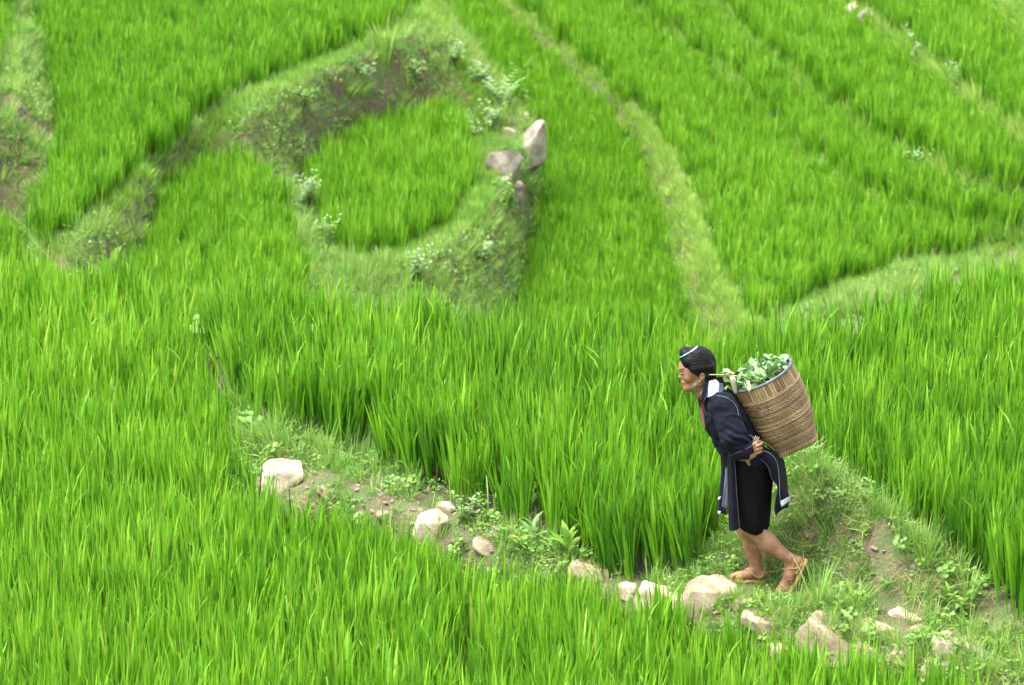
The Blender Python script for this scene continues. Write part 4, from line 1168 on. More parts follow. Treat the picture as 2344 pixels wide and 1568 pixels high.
def hair_mat():
    m, t = mat_new('black_hair')
    tc = nd(t, 'ShaderNodeTexCoord')
    mp = nd(t, 'ShaderNodeMapping'); mp.inputs['Rotation'].default_value = (0, math.radians(-38), 0); mp.inputs['Scale'].default_value = (5, 60, 220)
    t.links.new(tc.outputs['Object'], mp.inputs[0])
    n1 = nd(t, 'ShaderNodeTexNoise'); n1.inputs['Scale'].default_value = 1; n1.inputs['Detail'].default_value = 4; t.links.new(mp.outputs[0], n1.inputs[0])
    rp = ramp(t, n1.outputs[0], [(.35, (.0025, .0025, .003)), (.62, (.008, .008, .010)), (.78, (.022, .022, .026))])
    pr = nd(t, 'ShaderNodeBsdfPrincipled'); t.links.new(rp.outputs[0], pr.inputs['Base Color']); pr.inputs['Roughness'].default_value = .5; pr.inputs['Specular IOR Level'].default_value = .18
    bp = nd(t, 'ShaderNodeBump'); bp.inputs['Strength'].default_value = .35; bp.inputs['Distance'].default_value = .003
    t.links.new(n1.outputs[0], bp.inputs['Height']); t.links.new(bp.outputs[0], pr.inputs['Normal'])
    o = nd(t, 'ShaderNodeOutputMaterial'); t.links.new(pr.outputs[0], o.inputs[0]); return m
M_HAIR = hair_mat()
M_TAN = simple_mat('tan_plastic', (.30, .19, .075), (.40, .26, .11), scale=40, rough=.5, bump=.3, bscale=150, bdist=.002)
M_DARK = simple_mat('dark_gap', (.01, .008, .007), (.016, .012, .01), bump=0)
def metal_mat(name, col, rough):
    m, t = mat_new(name)
    pr = nd(t, 'ShaderNodeBsdfPrincipled'); pr.inputs['Base Color'].default_value = (*col, 1); pr.inputs['Metallic'].default_value = .85; pr.inputs['Roughness'].default_value = rough
    nz = nd(t, 'ShaderNodeTexNoise'); nz.inputs['Scale'].default_value = 120; r = ramp(t, nz.outputs[0], [(.3, tuple(c * .6 for c in col)), (.7, col)]); t.links.new(r.outputs[0], pr.inputs['Base Color'])
    o = nd(t, 'ShaderNodeOutputMaterial'); t.links.new(pr.outputs[0], o.inputs[0]); return m
M_SILVER = metal_mat('old_silver', (.26, .23, .17), .4)
M_COMBB = simple_mat('blue_comb', (.12, .28, .45), (.20, .38, .55), bump=0, rough=.35)
M_COMBC = simple_mat('cream_comb', (.62, .58, .40), (.72, .70, .55), bump=0, rough=.4)

# ------------------------------------------------------------------ the walker
walker = empty('person', WO)
tag(walker, 'person in dark indigo jacket and black skirt walking left, stooped under a basket', 'person')
# body: one continuous mesh (head, neck, trunk, arms, hands, legs, feet)
lo = np.minimum(S(2000, 1000, -.3), S(2440, 1790, -.3)) - .02; hi = np.maximum(S(2000, 1000, .3), S(2440, 1790, .3)) + .02
lo = np.array([S(1995, 1100, 0)[0], -.36, -.12]); hi = np.array([S(2405, 1700, 0)[0], .30, S(2070, 1010, .1)[2]])
bf = Field(lo, hi, .0036)
# trunk
bf.cone(S(2230, 1390), S(2200, 1320), .09, .085, .03); bf.cone(S(2200, 1320), S(2155, 1230), .085, .095, .03)
bf.cone(S(2140, 1200, -.13), S(2140, 1200, .13), .05, .05, .04); bf.cone(S(2135, 1200), S(2104, 1158), .062, .05, .03)
# legs
def leg(hip, knee, calf, ankle, dy, rk, rc, ra):
    bf.cone(S(*hip, dy * .75), S(*knee, dy), .075, rk, .03); bf.cone(S(*knee, dy), S(*calf, dy), rk, rc, .025); bf.cone(S(*calf, dy), S(*ankle, dy), rc, ra, .02)
leg((2240, 1410), (2232, 1560), (2280, 1612), (2342, 1658), -.085, .052, .054, .030)
leg((2225, 1410), (2222, 1565), (2236, 1620), (2246, 1688), .085, .060, .049, .031)
# feet
for dy, ch in ((-.085, [(2372, 1668, .029), (2349, 1708, .034), (2334, 1740, .033), (2321, 1754, .020)]), (.085, [(2264, 1708, .030), (2232, 1705, .031), (2200, 1712, .026), (2180, 1714, .016)])):
    for (a, b) in zip(ch[:-1], ch[1:]): bf.cone(S(a[0], a[1], dy), S(b[0], b[1], dy), a[2], b[2], .012)
bf.cone(S(2342, 1658, -.085), S(2368, 1668, -.085), .031, .028, .015); bf.cone(S(2345, 1662, -.085), S(2347, 1702, -.085), .029, .031, .015)
bf.cone(S(2246, 1688, .085), S(2258, 1706, .085), .032, .03, .015); bf.cone(S(2246, 1688, .085), S(2230, 1703, .085), .03, .03, .015)
for dy, t0, dx, dyy in ((-.085, (2320, 1752), -1.2, 0), (.085, (2180, 1713), -1.5, 0)):     # toes
    for q in range(5):
        w = (q - 2) * .0125
        bf.cone(S(t0[0] + abs(q - 1) * 1.5, t0[1] - abs(q - 1) * .8, dy + w), S(t0[0] - 6 + abs(q - 1) * 2, t0[1] + 3, dy + w), .0085, .0065, .004)
# near arm and hand (left arm, holding the rope behind her hip)
bf.cone(S(2150, 1205, -.16), S(2172, 1305, -.235), .05, .042, .02); bf.cone(S(2172, 1305, -.235), S(2206, 1352, -.235), .040, .029, .02)
HD = -.245
def hp(zx, zy, d=0): return S(1940 + zx / 3.734, 980 + zy / 3.734, HD + d)
bf.cone(hp(985, 1395), hp(1040, 1400), .028, .026, .015)
bf.ell(hp(1078, 1368), (.036, .016, .030), k=.012)
bf.cone(hp(1040, 1390), hp(1105, 1305), .021, .016, .012); bf.cone(hp(1040, 1400), hp(1120, 1345), .020, .015, .012); bf.cone(hp(1045, 1410), hp(1120, 1390), .019, .014, .012)
for ch in ([(1098, 1300, 0), (1130, 1262, -.012), (1165, 1240, .004), (1172, 1252, .018)], [(1112, 1322, -.004), (1160, 1290, -.018), (1200, 1268, -.006), (1214, 1274, .012)],
           [(1118, 1352, -.004), (1162, 1328, -.019), (1200, 1312, -.008), (1216, 1318, .010)], [(1118, 1388, 0), (1158, 1366, -.014), (1190, 1352, -.006), (1205, 1350, .008)]):
    rr = [.0105, .0095, .0085, .007]
    for i in range(3): bf.cone(hp(ch[i][0], ch[i][1], ch[i][2]), hp(ch[i + 1][0], ch[i + 1][1], ch[i + 1][2]), rr[i], rr[i + 1], .0035)
for (a, b, ra, rb) in (((1030, 1405, .01), (1050, 1455, .005), .013, .0105), ((1050, 1455, .005), (1068, 1496, .012), .0105, .0075)): bf.cone(hp(*a), hp(*b), ra, rb, .006)
# far arm, mirrored behind the trunk
bf.cone(S(2150, 1205, .16), S(2180, 1300, .225), .05, .042, .02); bf.cone(S(2180, 1300, .225), S(2235, 1338, .20), .038, .027, .02)
bf.ell(S(2248, 1335, .2), (.034, .018, .03), k=.012)
for q in range(4): bf.cone(S(2252, 1322 + q * 8, .2), S(2270, 1316 + q * 8, .19), .010, .008, .004)
bf.cone(S(2245, 1345, .2), S(2255, 1360, .19), .012, .008, .005)
# neck and head
bf.cone(S(2088, 1138), S(2116, 1185), .050, .060, .02)
bf.ell(S(2077, 1086), (.086, .072, .092), k=.02)
bf.ell(S(2056, 1090), (.074, .062, .066), k=.02)
bf.cone(S(2054, 1108), S(2052, 1140), .055, .036, .02, sq=(1, 1, 1))
for sgn in (-1, 1):
    bf.ell(S(2047, 1122, sgn * .036), (.026, .022, .026), k=.015)
    bf.cone(S(2044, 1150, sgn * .008), S(2082, 1136, sgn * .048), .020, .018, .02)
    bf.ell(S(2026, 1107, sgn * .034), (.015, .017, .009), k=.010, op='sub')
    bf.ell(S(2032, 1109, sgn * .031), (.011, .012, .010), k=.004)
bf.cone(S(2050, 1148), S(2085, 1140), .028, .045, .02)
bf.cone(S(2027, 1097, -.030), S(2024, 1097, 0), .010, .011, .010); bf.cone(S(2027, 1097, .030), S(2024, 1097, 0), .010, .011, .010)
bf.cone(S(2028, 1104), S(2023, 1119), .008, .0105, .008)
bf.ell(S(2022, 1119.5), (.010, .0115, .009), k=.006)
for sgn in (-1, 1): bf.ell(S(2029, 1122, sgn * .013), (.010, .008, .008), k=.005)
bf.ell(S(2036, 1134), (.022, .026, .020), k=.012)
bf.cone(S(2034, 1136.5, -.018), S(2028.5, 1135.5), .005, .0075, .005); bf.cone(S(2034, 1136.5, .018), S(2028.5, 1135.5), .005, .0075, .005)
bf.cone(S(2035, 1142, -.016), S(2030.5, 1143), .005, .008, .005); bf.cone(S(2035, 1142, .016), S(2030.5, 1143), .005, .008, .005)
bf.cone(S(2036, 1139.3, -.022), S(2024, 1139.3), .0018, .0018, .003, op='sub'); bf.cone(S(2036, 1139.3, .022), S(2024, 1139.3), .0018, .0018, .003, op='sub')
bf.ell(S(2042, 1152), (.020, .022, .016), k=.012)
for sgn in (-1, 1):
    bf.ell(S(2087, 1119, sgn * .074), (.016, .009, .025), k=.006)
    bf.ell(S(2080, 1134, sgn * .074), (.008, .006, .010), k=.006)
    bf.ell(S(2085, 1119, sgn * .083), (.009, .006, .015), k=.004, op='sub')
body = sculpt('body', bf, M_SKIN, walker, relax=1)
body['label'] = 'tanned skin of face, hand and bare lower legs'
# eye, brow
def on_body(sx, sy, lift): return bf.hit(sx, sy, lift)
tube('eye', [on_body(2024.5, 1112, .0008), on_body(2029, 1112.6, .0008), on_body(2034, 1111.4, .0008)], [.0012, .0022, .001], M_DARK, walker)
tube('eyebrow', [on_body(2021, 1098, .001), on_body(2028, 1095.5, .0012), on_body(2036, 1098, .001)], [.0015, .0024, .001], M_HAIR, walker)
tube('mouth_line', [on_body(2026, 1139.3, .0003), on_body(2030, 1139.8, .0003), on_body(2036, 1141, .0002)], [.0012, .0013, .0006], M_DARK, walker)
# hair
hf = Field(S(2000, 1180, 0) * np.array([1, 0, 1]) + np.array([0, -.13, 0]), S(2145, 1010, 0) * np.array([1, 0, 1]) + np.array([0, .13, .02]), .0032)
hf.ell(S(2080, 1079), (.088, .083, .092), k=.02)
hf.ell(S(2052, 1067), (.060, .075, .062), k=.02)
hf.ell(S(2037, 1049), (.034, .050, .034), k=.012)
hf.ell(S(2072, 1052), (.055, .065, .043), k=.015)
hf.ell(S(2106, 1100), (.038, .066, .060), k=.02)
hf.cone(S(2060, 1098, -.068), S(2112, 1088, -.058), .018, .024, .014); hf.cone(S(2060, 1098, .068), S(2112, 1088, .058), .018, .024, .014)
hf.cone(S(2108, 1108, -.03), S(2114, 1128, -.01), .035, .028, .02)
hf.cone(S(2100, 1118, -.06), S(2108, 1130, -.04), .018, .015, .015)
poly = [S(a, b)[[0, 2]] for a, b in ((1980, 1060), (2017, 1065), (2028, 1078), (2034, 1088), (2046, 1098), (2056, 1108), (2070, 1111), (2088, 1107), (2097, 1114), (2098, 1135), (2100, 1200), (1980, 1210))]
sl, G = hf.box(hf.lo, hf.lo + hf.h * hf.n)
px_, pz_ = G[:, 0, :, 0], G[:, 0, :, 2]
d2 = np.full(px_.shape, 9.0)
for a, b in zip(poly, poly[1:] + poly[:1]):
    ab = b - a; t_ = np.clip(((px_ - a[0]) * ab[0] + (pz_ - a[1]) * ab[1]) / (ab @ ab), 0, 1)
    d2 = np.minimum(d2, np.hypot(px_ - a[0] - ab[0] * t_, pz_ - a[1] - ab[1] * t_))
d2 = np.where(inside([tuple(p) for p in poly], px_, pz_), -d2, d2)
hf.put(sl, np.repeat(d2[:, None, :], G.shape[1], 1)[tuple(slice(0, q) for q in hf.D[sl].shape)].astype(np.float32), .006, 'sub')
q = G @ np.array([math.sin(.62), 0, math.cos(.62)])
hf.D[sl] += (.0006 * np.sin(q * 520 + 5 * noise3(G, 25, 4)) + .003 * noise3(G, 45, 6)).astype(np.float32)
hair = sculpt('hair', hf, M_HAIR, walker, relax=1)
rh = random.Random(3)
for q in range(34):
    f = q / 33
    a = np.array([2034 + 14 * f + rh.uniform(-2, 2), 1092 - 52 * f + rh.uniform(-2, 2)]); b = np.array([2112 + rh.uniform(-6, 8), 1104 - 28 * f + rh.uniform(-6, 6)])
    m_ = (a + b) / 2 + np.array([0, -6 - 10 * f + rh.uniform(-3, 3)])
    pts_ = [hf.hit(*(a * (1 - t) ** 2 + 2 * m_ * t * (1 - t) + b * t * t), .0004) for t in (0, .25, .5, .75, 1)]
    tube('hair_lock', pts_, [.0008, .0018, .002, .0018, .0008], M_HAIR, hair, sides=5)
for q in range(7):
    a = S(2092 + rh.uniform(-4, 24), 1118 + rh.uniform(-8, 8), -.065 + rh.uniform(-.01, .02)); d = np.array([rh.uniform(-.008, .012), rh.uniform(-.01, .01), -rh.uniform(.015, .03)])
    tube('hair_wisp', [a, a + d * .5 + np.array([.004, 0, 0]), a + d], [.0008, .0006, .0004], M_HAIR, hair, sides=4)
comb = tube('hair_comb', [hf.hit(2019, 1062, .001, -.03), hf.hit(2027, 1060, .002, -.04), hf.hit(2037, 1054, .002), hf.hit(2046, 1049, .002), hf.hit(2053, 1045, .002)], [.0045, .0045, .0045, .0045, .004], M_COMBB, walker)
tube('comb_end', [hf.hit(2053, 1045, .002), hf.hit(2061, 1039, .002), hf.hit(2068, 1034, .002), hf.hit(2072, 1030, .001)], [.0044, .005, .0055, .005], M_COMBC, comb)
tube('comb_tip', [hf.hit(2070, 1031.5, .003), hf.hit(2073, 1029.5, .002)], [.006, .005], M_COMBB, comb)
# jacket (trunk, sleeves)
jf = Field(np.array([S(2050, 1100)[0], -.36, S(2200, 1440)[2]]), np.array([S(2360, 1100)[0], .34, S(2100, 1115)[2]]), .0048)
ang = math.atan2(90, 165)
Rt = np.array([[math.cos(ang), 0, -math.sin(ang)], [0, 1, 0], [math.sin(ang), 0, math.cos(ang)]])
jf.ell(S(2158, 1240), (.130, .170, .165), R=Rt, k=.04)
jf.ell(S(2190, 1310), (.125, .158, .130), R=Rt, k=.04)
jf.ell(S(2230, 1362), (.150, .160, .068), k=.03)
jf.cone(S(2142, 1202, -.13), S(2142, 1202, .13), .070, .070, .04)
jf.cone(S(2128, 1190), S(2108, 1160), .085, .070, .03)
jf.cone(S(2150, 1207, -.155), S(2178, 1296, -.235), .070, .074, .03); jf.cone(S(2178, 1296, -.235), S(2203, 1338, -.235), .074, .060, .02)
jf.cone(S(2150, 1207, .155), S(2182, 1292, .215), .070, .074, .03); jf.cone(S(2182, 1292, .215), S(2212, 1325, .2), .070, .058, .02)
sl, G = jf.box(jf.lo, jf.lo + jf.h * jf.n)
G = G[tuple(slice(0, q) for q in jf.D[sl].shape)]
el = np.linalg.norm((G - S(2185, 1300, -.27)) * np.array([1, .7, 1]), axis=-1)
wr = np.exp(-(el / .075) ** 2)
dirq = G @ np.array([.45, .2, 1.0])
waist = np.exp(-((G[..., 2] - S(2190, 1345)[2]) / .035) ** 2)
jf.D[sl] += (-.014 * noise3(G, 13, 2) - .010 * (.5 - np.abs(noise3(G, 22, 5)) * 3)  - .004 * noise3(G, 50, 7) + .007 * wr * np.sin(dirq * 150 + 5 * noise3(G, 12, 8)) + .006 * waist + .004 * np.exp(-((G[..., 2] - S(2190, 1300)[2]) / .08) ** 2) * np.sin((G @ np.array([.5, 0.1, 1.1])) * 105 + 4 * noise3(G, 8, 3))).astype(np.float32)
# neck opening
jf.cone(S(2104, 1150), S(2080, 1120), .058, .07, .01, op='sub')
jacket = sculpt('jacket', jf, M_IND, walker, relax=2)
# rolled cuff
cc, cax = S(2203, 1337, -.237), S(2215, 1362, -.238) - S(2190, 1317, -.236); cax /= np.linalg.norm(cax)
cu = np.cross(cax, [0, 1, 0]); cu /= np.linalg.norm(cu); cv = np.cross(cax, cu)
V, F = [], []
prof = [(-.030, .062), (-.026, .070), (-.01, .072), (.014, .069), (.032, .064), (.034, .059), (.026, .052), (0, .050)]
for i, (u_, r_) in enumerate(prof):
    for k in range(40):
        a = 6.28319 * k / 40
        w = r_ * (1 + .03 * math.sin(3 * a + i * .5) + .02 * math.sin(7 * a + i))
        V.append(cc + cax * (u_ + .006 * math.sin(2 * a + 1)) + cu * math.cos(a) * w + cv * math.sin(a) * w * .9)
for i in range(len(prof) - 1):
    for k in range(40): F.append((i * 40 + k, i * 40 + (k + 1) % 40, i * 40 + 40 + (k + 1) % 40, i * 40 + 40 + k))
cuff = new_obj('cuff', V, F, M_CUFF, jacket, smooth=True)
tube('cuff_stitching', [V[2 * 40 + k] * 1.0 + (V[2 * 40 + k] - cc) * .01 for k in range(0, 40, 2)], .0016, M_PIPEP, cuff, closed=True, sides=6)
# seams, lapel, collar laid on the jacket
def seam(name, pts, r, mat, lift=.0012): return tube(name, [jf.hit(a, b, lift) for a, b in pts], r, mat, jacket, sides=6)
seam('piping', [(2112, 1178), (2130, 1176), (2148, 1178), (2164, 1184), (2178, 1194), (2187, 1206), (2193, 1222), (2194, 1232), (2190, 1244)], .0014, M_PIPE)
seam('piping', [(2090, 1196), (2091, 1210), (2096, 1226), (2101, 1242)], .0014, M_PIPE)
def patch(name, quad, mat, parent, lift=.004, nu=6, nv=6, thick=.003):
    """cloth patch lying on the jacket inside a picture quad (tl, tr, br, bl)"""
    tl, tr, br, bl = [np.array(p, float) for p in quad]
    rows = []
    for v in np.linspace(0, 1, nv):
        row = []
        for u in np.linspace(0, 1, nu):
            p = (tl * (1 - u) + tr * u) * (1 - v) + (bl * (1 - u) + br * u) * v
            row.append(jf.hit(p[0], p[1], lift, -.08))
        rows.append(row)
    return sheet(name, rows, mat, parent, thick=thick, sub=2)
patch('lapel', [(2072, 1180), (2084, 1176), (2097, 1272), (2090, 1262)], M_RED, jacket)
col = sheet('collar', [[S(2094, 1136, -.075), S(2103, 1131, -.075), S(2128, 1122, -.05), S(2146, 1119, .0), S(2128, 1122, .05), S(2103, 1131, .075)],
                       [S(2092, 1152, -.085), S(2104, 1150, -.092), S(2128, 1142, -.07), S(2151, 1134, .0), S(2128, 1142, .07), S(2104, 1150, .092)],
                       [S(2088, 1172, -.085), S(2103, 1168, -.105), S(2130, 1160, -.09), S(2156, 1150, .0), S(2130, 1160, .09), S(2103, 1168, .105)],
                       [S(2082, 1194, -.080), S(2100, 1182, -.118), S(2132, 1174, -.11), S(2156, 1164, .0), S(2132, 1174, .11), S(2100, 1182, .118)]], M_IND, jacket, thick=.006, sub=4)
sheet('collar_panel', [[S(2108, 1133, -.084), S(2118, 1130, -.079), S(2126, 1127, -.066)], [S(2106, 1148, -.100), S(2120, 1144, -.093), S(2137, 1138, -.066)],
                       [S(2105, 1164, -.114), S(2119, 1159, -.106), S(2136, 1151, -.082)], [S(2103, 1181, -.128), S(2118, 1175, -.124), S(2133, 1169, -.112)]], M_WHT, col, thick=.003, sub=4)['label'] = 'white panel on the side of the collar'
sheet('collar_panel', [[S(2138, 1139, -.066), S(2148, 1140, -.03), S(2156, 1146, -.005)], [S(2137, 1152, -.083), S(2147, 1152, -.052), S(2157, 1153, -.01)], [S(2134, 1169, -.113), S(2147, 1168, -.085), S(2155, 1166, -.04)]], M_BLUE, col, thick=.003, sub=4)['label'] = 'worn blue panel at the back of the collar'
tube('collar_piping', [S(2148, 1126, -.012), S(2154, 1138, -.012), S(2158, 1150, -.016), S(2157, 1162, -.035), S(2150, 1169, -.08), S(2138, 1171, -.115), S(2124, 1176, -.13), S(2112, 1181, -.132)], .0022, M_PIPER, col, sides=6)
tube('collar_piping', [S(2107, 1136, -.088), S(2104, 1150, -.100), S(2102, 1166, -.112), S(2098, 1180, -.118), S(2090, 1192, -.105)], .0015, M_PIPEP, col, sides=6)
# skirt
V, F = [], []
rings = [(2222, 1352, .145, .165), (2226, 1390, .137, .172), (2229, 1430, .126, .172), (2231, 1470, .115, .170), (2232, 1515, .108, .168), (2232, 1553, .102, .165), (2232, 1555, .097, .160), (2230, 1500, .094, .155)]
NS = 96
for i, (cx_, cy_, rx, ry) in enumerate(rings):
    c0 = S(cx_, cy_)
    f = min(1, i / 5)
    for k in range(NS):
        a = 6.28319 * k / NS
        w = 1 + f * (.035 * math.sin(5 * a + 1.3 + .3 * i) + .02 * math.sin(9 * a + .2 * i) + .012 * math.sin(17 * a))
        dz = .012 * math.sin(2 * a + .6) * f
        V.append(c0 + np.array([rx * w * math.cos(a), ry * w * math.sin(a), dz]))
for i in range(len(rings) - 1):
    for k in range(NS): F.append((i * NS + k, i * NS + (k + 1) % NS, i * NS + NS + (k + 1) % NS, i * NS + NS + k))
skirt = new_obj('skirt', V, F, M_BLACK, walker, smooth=True)
def zp(zx, zy, d): return S(2050 + zx / 3.92, 1200 + zy / 3.92, d)
# jacket tails
tail = sheet('jacket_tail', [[zp(800, 575, -.165), zp(900, 555, -.17), zp(1010, 560, -.10), zp(1068, 580, 0), zp(1010, 545, .12)],
                      [zp(885, 700, -.175), zp(970, 690, -.18), zp(1050, 690, -.11), zp(1108, 720, 0), zp(1050, 680, .12)],
                      [zp(945, 850, -.175), zp(1010, 840, -.18), zp(1080, 850, -.12), zp(1130, 880, -.01), zp(1070, 850, .12)],
                      [zp(1018, 965, -.165), zp(1045, 990, -.18), zp(1105, 1000, -.13), zp(1142, 1010, -.02), zp(1080, 1000, .12)],
                      [zp(1002, 1110, -.16), zp(1045, 1130, -.18), zp(1115, 1100, -.14), zp(1158, 1080, -.04), zp(1090, 1100, .11)],
                      [zp(985, 1225, -.15), zp(1035, 1225, -.17), zp(1100, 1195, -.14), zp(1142, 1180, -.05), zp(1085, 1180, .1)],
                      [zp(1004, 1312, -.145), zp(1040, 1255, -.165), zp(1100, 1222, -.14), zp(1140, 1205, -.05), zp(1085, 1200, .1)]], M_IND, jacket, thick=.004, ripple=.006, freq=2.2)
sheet('embroidered_hem', [[zp(1050, 1135, -.192), zp(1105, 1108, -.165), zp(1163, 1065, -.06)], [zp(1058, 1165, -.192), zp(1110, 1135, -.167), zp(1168, 1088, -.06)], [zp(1068, 1200, -.19), zp(1115, 1165, -.167), zp(1168, 1112, -.06)]], M_HEM, tail, thick=.003)
tube('piping', [zp(858, 545, -.178), zp(930, 575, -.185), zp(985, 630, -.185), zp(1022, 710, -.18), zp(1038, 820, -.185), zp(1044, 950, -.19), zp(1048, 1060, -.192), zp(1054, 1150, -.195)], .0017, M_PIPE, tail, sides=6)
tube('piping', [zp(822, 640, -.18), zp(880, 695, -.182), zp(925, 760, -.182), zp(945, 855, -.182), zp(985, 915, -.18), zp(1020, 970, -.175), zp(1002, 1110, -.168), zp(986, 1225, -.158), zp(1004, 1312, -.152)], .0016, M_PIPEP, tail, sides=6)
ft = sheet('jacket_front', [[zp(440, 600, -.13), zp(480, 600, -.16), zp(522, 600, -.165)], [zp(440, 800, -.13), zp(490, 800, -.165), zp(532, 800, -.17)], [zp(445, 1050, -.13), zp(498, 1050, -.165), zp(547, 1050, -.172)],
                      [zp(452, 1300, -.13), zp(510, 1300, -.165), zp(566, 1300, -.172)], [zp(460, 1478, -.13), zp(520, 1478, -.165), zp(580, 1452, -.172)]], M_IND, jacket, thick=.004, ripple=.004, freq=1.3)
tube('piping', [zp(518, 640, -.172), zp(532, 800, -.176), zp(547, 1050, -.178), zp(566, 1300, -.178), zp(581, 1440, -.178), zp(560, 1470, -.176), zp(500, 1482, -.17), zp(458, 1480, -.136)], .0016, M_PIPEP, ft, sides=6)
sheet('jacket_lining', [[zp(425, 640, -.06), zp(462, 640, -.09)], [zp(408, 900, -.06), zp(452, 900, -.09)], [zp(375, 1195, -.06), zp(440, 1222, -.09)]], M_GREYB, jacket, thick=.003, ripple=.003)
tube('piping', [zp(470, 640, -.1), zp(440, 720, -.095), zp(425, 850, -.085), zp(400, 1000, -.075), zp(374, 1195, -.066)], .0018, M_PIPE, ft, sides=6)
ff = sheet('jacket_front', [[zp(358, 590, .02), zp(430, 590, -.03)], [zp(368, 800, .02), zp(425, 800, -.03)], [zp(340, 1080, .02), zp(415, 1050, -.03)], [zp(328, 1265, .02), zp(425, 1290, -.03)]], M_IND, jacket, thick=.004, ripple=.005, freq=1.6)
sheet('embroidered_hem', [[zp(334, 1085, -.004), zp(362, 1078, -.02)], [zp(328, 1115, -.004), zp(352, 1112, -.02)]], M_HEM, ff, thick=.003)
sheet('embroidered_hem', [[zp(328, 1248, -.004), zp(358, 1250, -.02)], [zp(326, 1280, -.004), zp(356, 1283, -.02)]], M_HEM, ff, thick=.003)
# belt cloth at the waist
tube('waist_strap', [jf.hit(2228, 1294, .004), jf.hit(2238, 1300, .005), S(2248, 1306, -.19), S(2258, 1312, -.20)], [.006, .007, .006, .005], M_BLUE, jacket)
# earrings
er = S(2073, 1156, -.088)
for q, (dx, dz, R_, r_, dd) in enumerate(((0, 0, .0345, .0026, 0), (.001, .003, .0305, .0022, .004), (.0015, -.006, .0345, .0017, -.005))):
    tube('earring', [er + np.array([dx + R_ * math.cos(a), dd + .012 * math.cos(a + .4), dz + R_ * 1.02 * math.sin(a)]) for a in np.linspace(0, 6.28319, 28, endpoint=False)], r_, M_SILVER, walker, closed=True)
# sandals
def sandal(dy, sole, cover, straps):
    e = tube('sandal', [S(a, b, dy) for a, b, _ in sole], [c for *_, c in sole], M_TAN, walker, sides=14)
    v = e.data.vertices
    return e
def make_sandal(dy, ch, off, straps):
    """sole under the foot chain, woven toe cover, straps"""
    pts = [S(a, b, dy) for a, b, r in ch]
    allp = np.array(pts); f = Field(allp.min(0) - .07, allp.max(0) + .07, .0034)
    o_ = np.array([off[0], 0, off[1]]); o_ = o_ / np.linalg.norm(o_)
    for (a, b), (r1, r2) in zip(zip(pts[:-1], pts[1:]), zip([c[2] for c in ch][:-1], [c[2] for c in ch][1:])):
        # flat sole: sweep of discs squeezed along the sole normal
        A, Bq = a + o_ * (r1 + .002), b + o_ * (r2 + .004)
        m = .06; sl, G = f.box(np.minimum(A, Bq) - m, np.maximum(A, Bq) + m)
        ab = Bq - A; t = np.clip(((G - A) @ ab) / (ab @ ab), 0, 1); q = G - A - t[..., None] * ab
        nq = q @ o_; tq = np.sqrt(np.maximum((q * q).sum(-1) - nq ** 2, 0))
        d = np.maximum(tq - (np.maximum(r1, .03) * (1 - t) + np.maximum(r2, .026) * t) - .003, np.abs(nq) - .0085)
        f.put(sl, d, .004)
    a, b = pts[-2], pts[-1]
    for (a, b, r1, r2) in ((pts[-2], pts[-1], ch[-2][2] + .006, ch[-1][2] + .010),):
        f.cone(a, b, r1, r2, .008)
    # holes between the woven bands
    for k, (sx, sy, rr) in enumerate(straps['holes']):
        c = bf.hit(sx, sy, .004); f.ell(c, (rr, .012, rr * 1.4), k=.003, op='sub')
    s = sculpt('sandal', f, M_TAN, walker, relax=1)
    for k, (sx, sy, rr) in enumerate(straps['holes']):
        c = bf.hit(sx, sy, .001)
    for ln, r in straps['bands']:
        tube('strap', [bf.hit(sx, sy, .0015) if w is None else S(sx, sy, w) for sx, sy, w in ln], r, M_TAN, s, sides=8)
    return s
make_sandal(-.085, [(2374, 1668, .029), (2351, 1710, .034), (2334, 1742, .033), (2321, 1756, .020)], (.80, -.45),
            {'holes': [(2324, 1748, .006), (2336, 1742, .007), (2344, 1736, .005)],
             'bands': [([(2326, 1690, -.06), (2330, 1692, None), (2350, 1690, None), (2370, 1688, None), (2386, 1680, -.085)], .0055), ([(2362, 1650, -.06), (2360, 1662, None), (2358, 1678, None), (2352, 1690, None)], .0042), ([(2384, 1670, -.1), (2380, 1680, None), (2374, 1692, None), (2364, 1706, None)], .0075),
                       ([(2334, 1722, -.06), (2340, 1722, None), (2352, 1722, None), (2362, 1720, -.08)], .004)]})
make_sandal(.085, [(2266, 1709, .030), (2232, 1707, .030), (2200, 1713, .026), (2180, 1716, .016)], (-.10, -1.0),
            {'holes': [(2190, 1709, .005)],
             'bands': [([(2216, 1692, .10), (2220, 1692, None), (2232, 1702, None), (2246, 1714, None), (2262, 1718, None)], .005), ([(2272, 1700, .085), (2266, 1712, None), (2258, 1718, None)], .0055), ([(2200, 1704, None), (2206, 1710, None), (2210, 1718, None)], .0045)]})
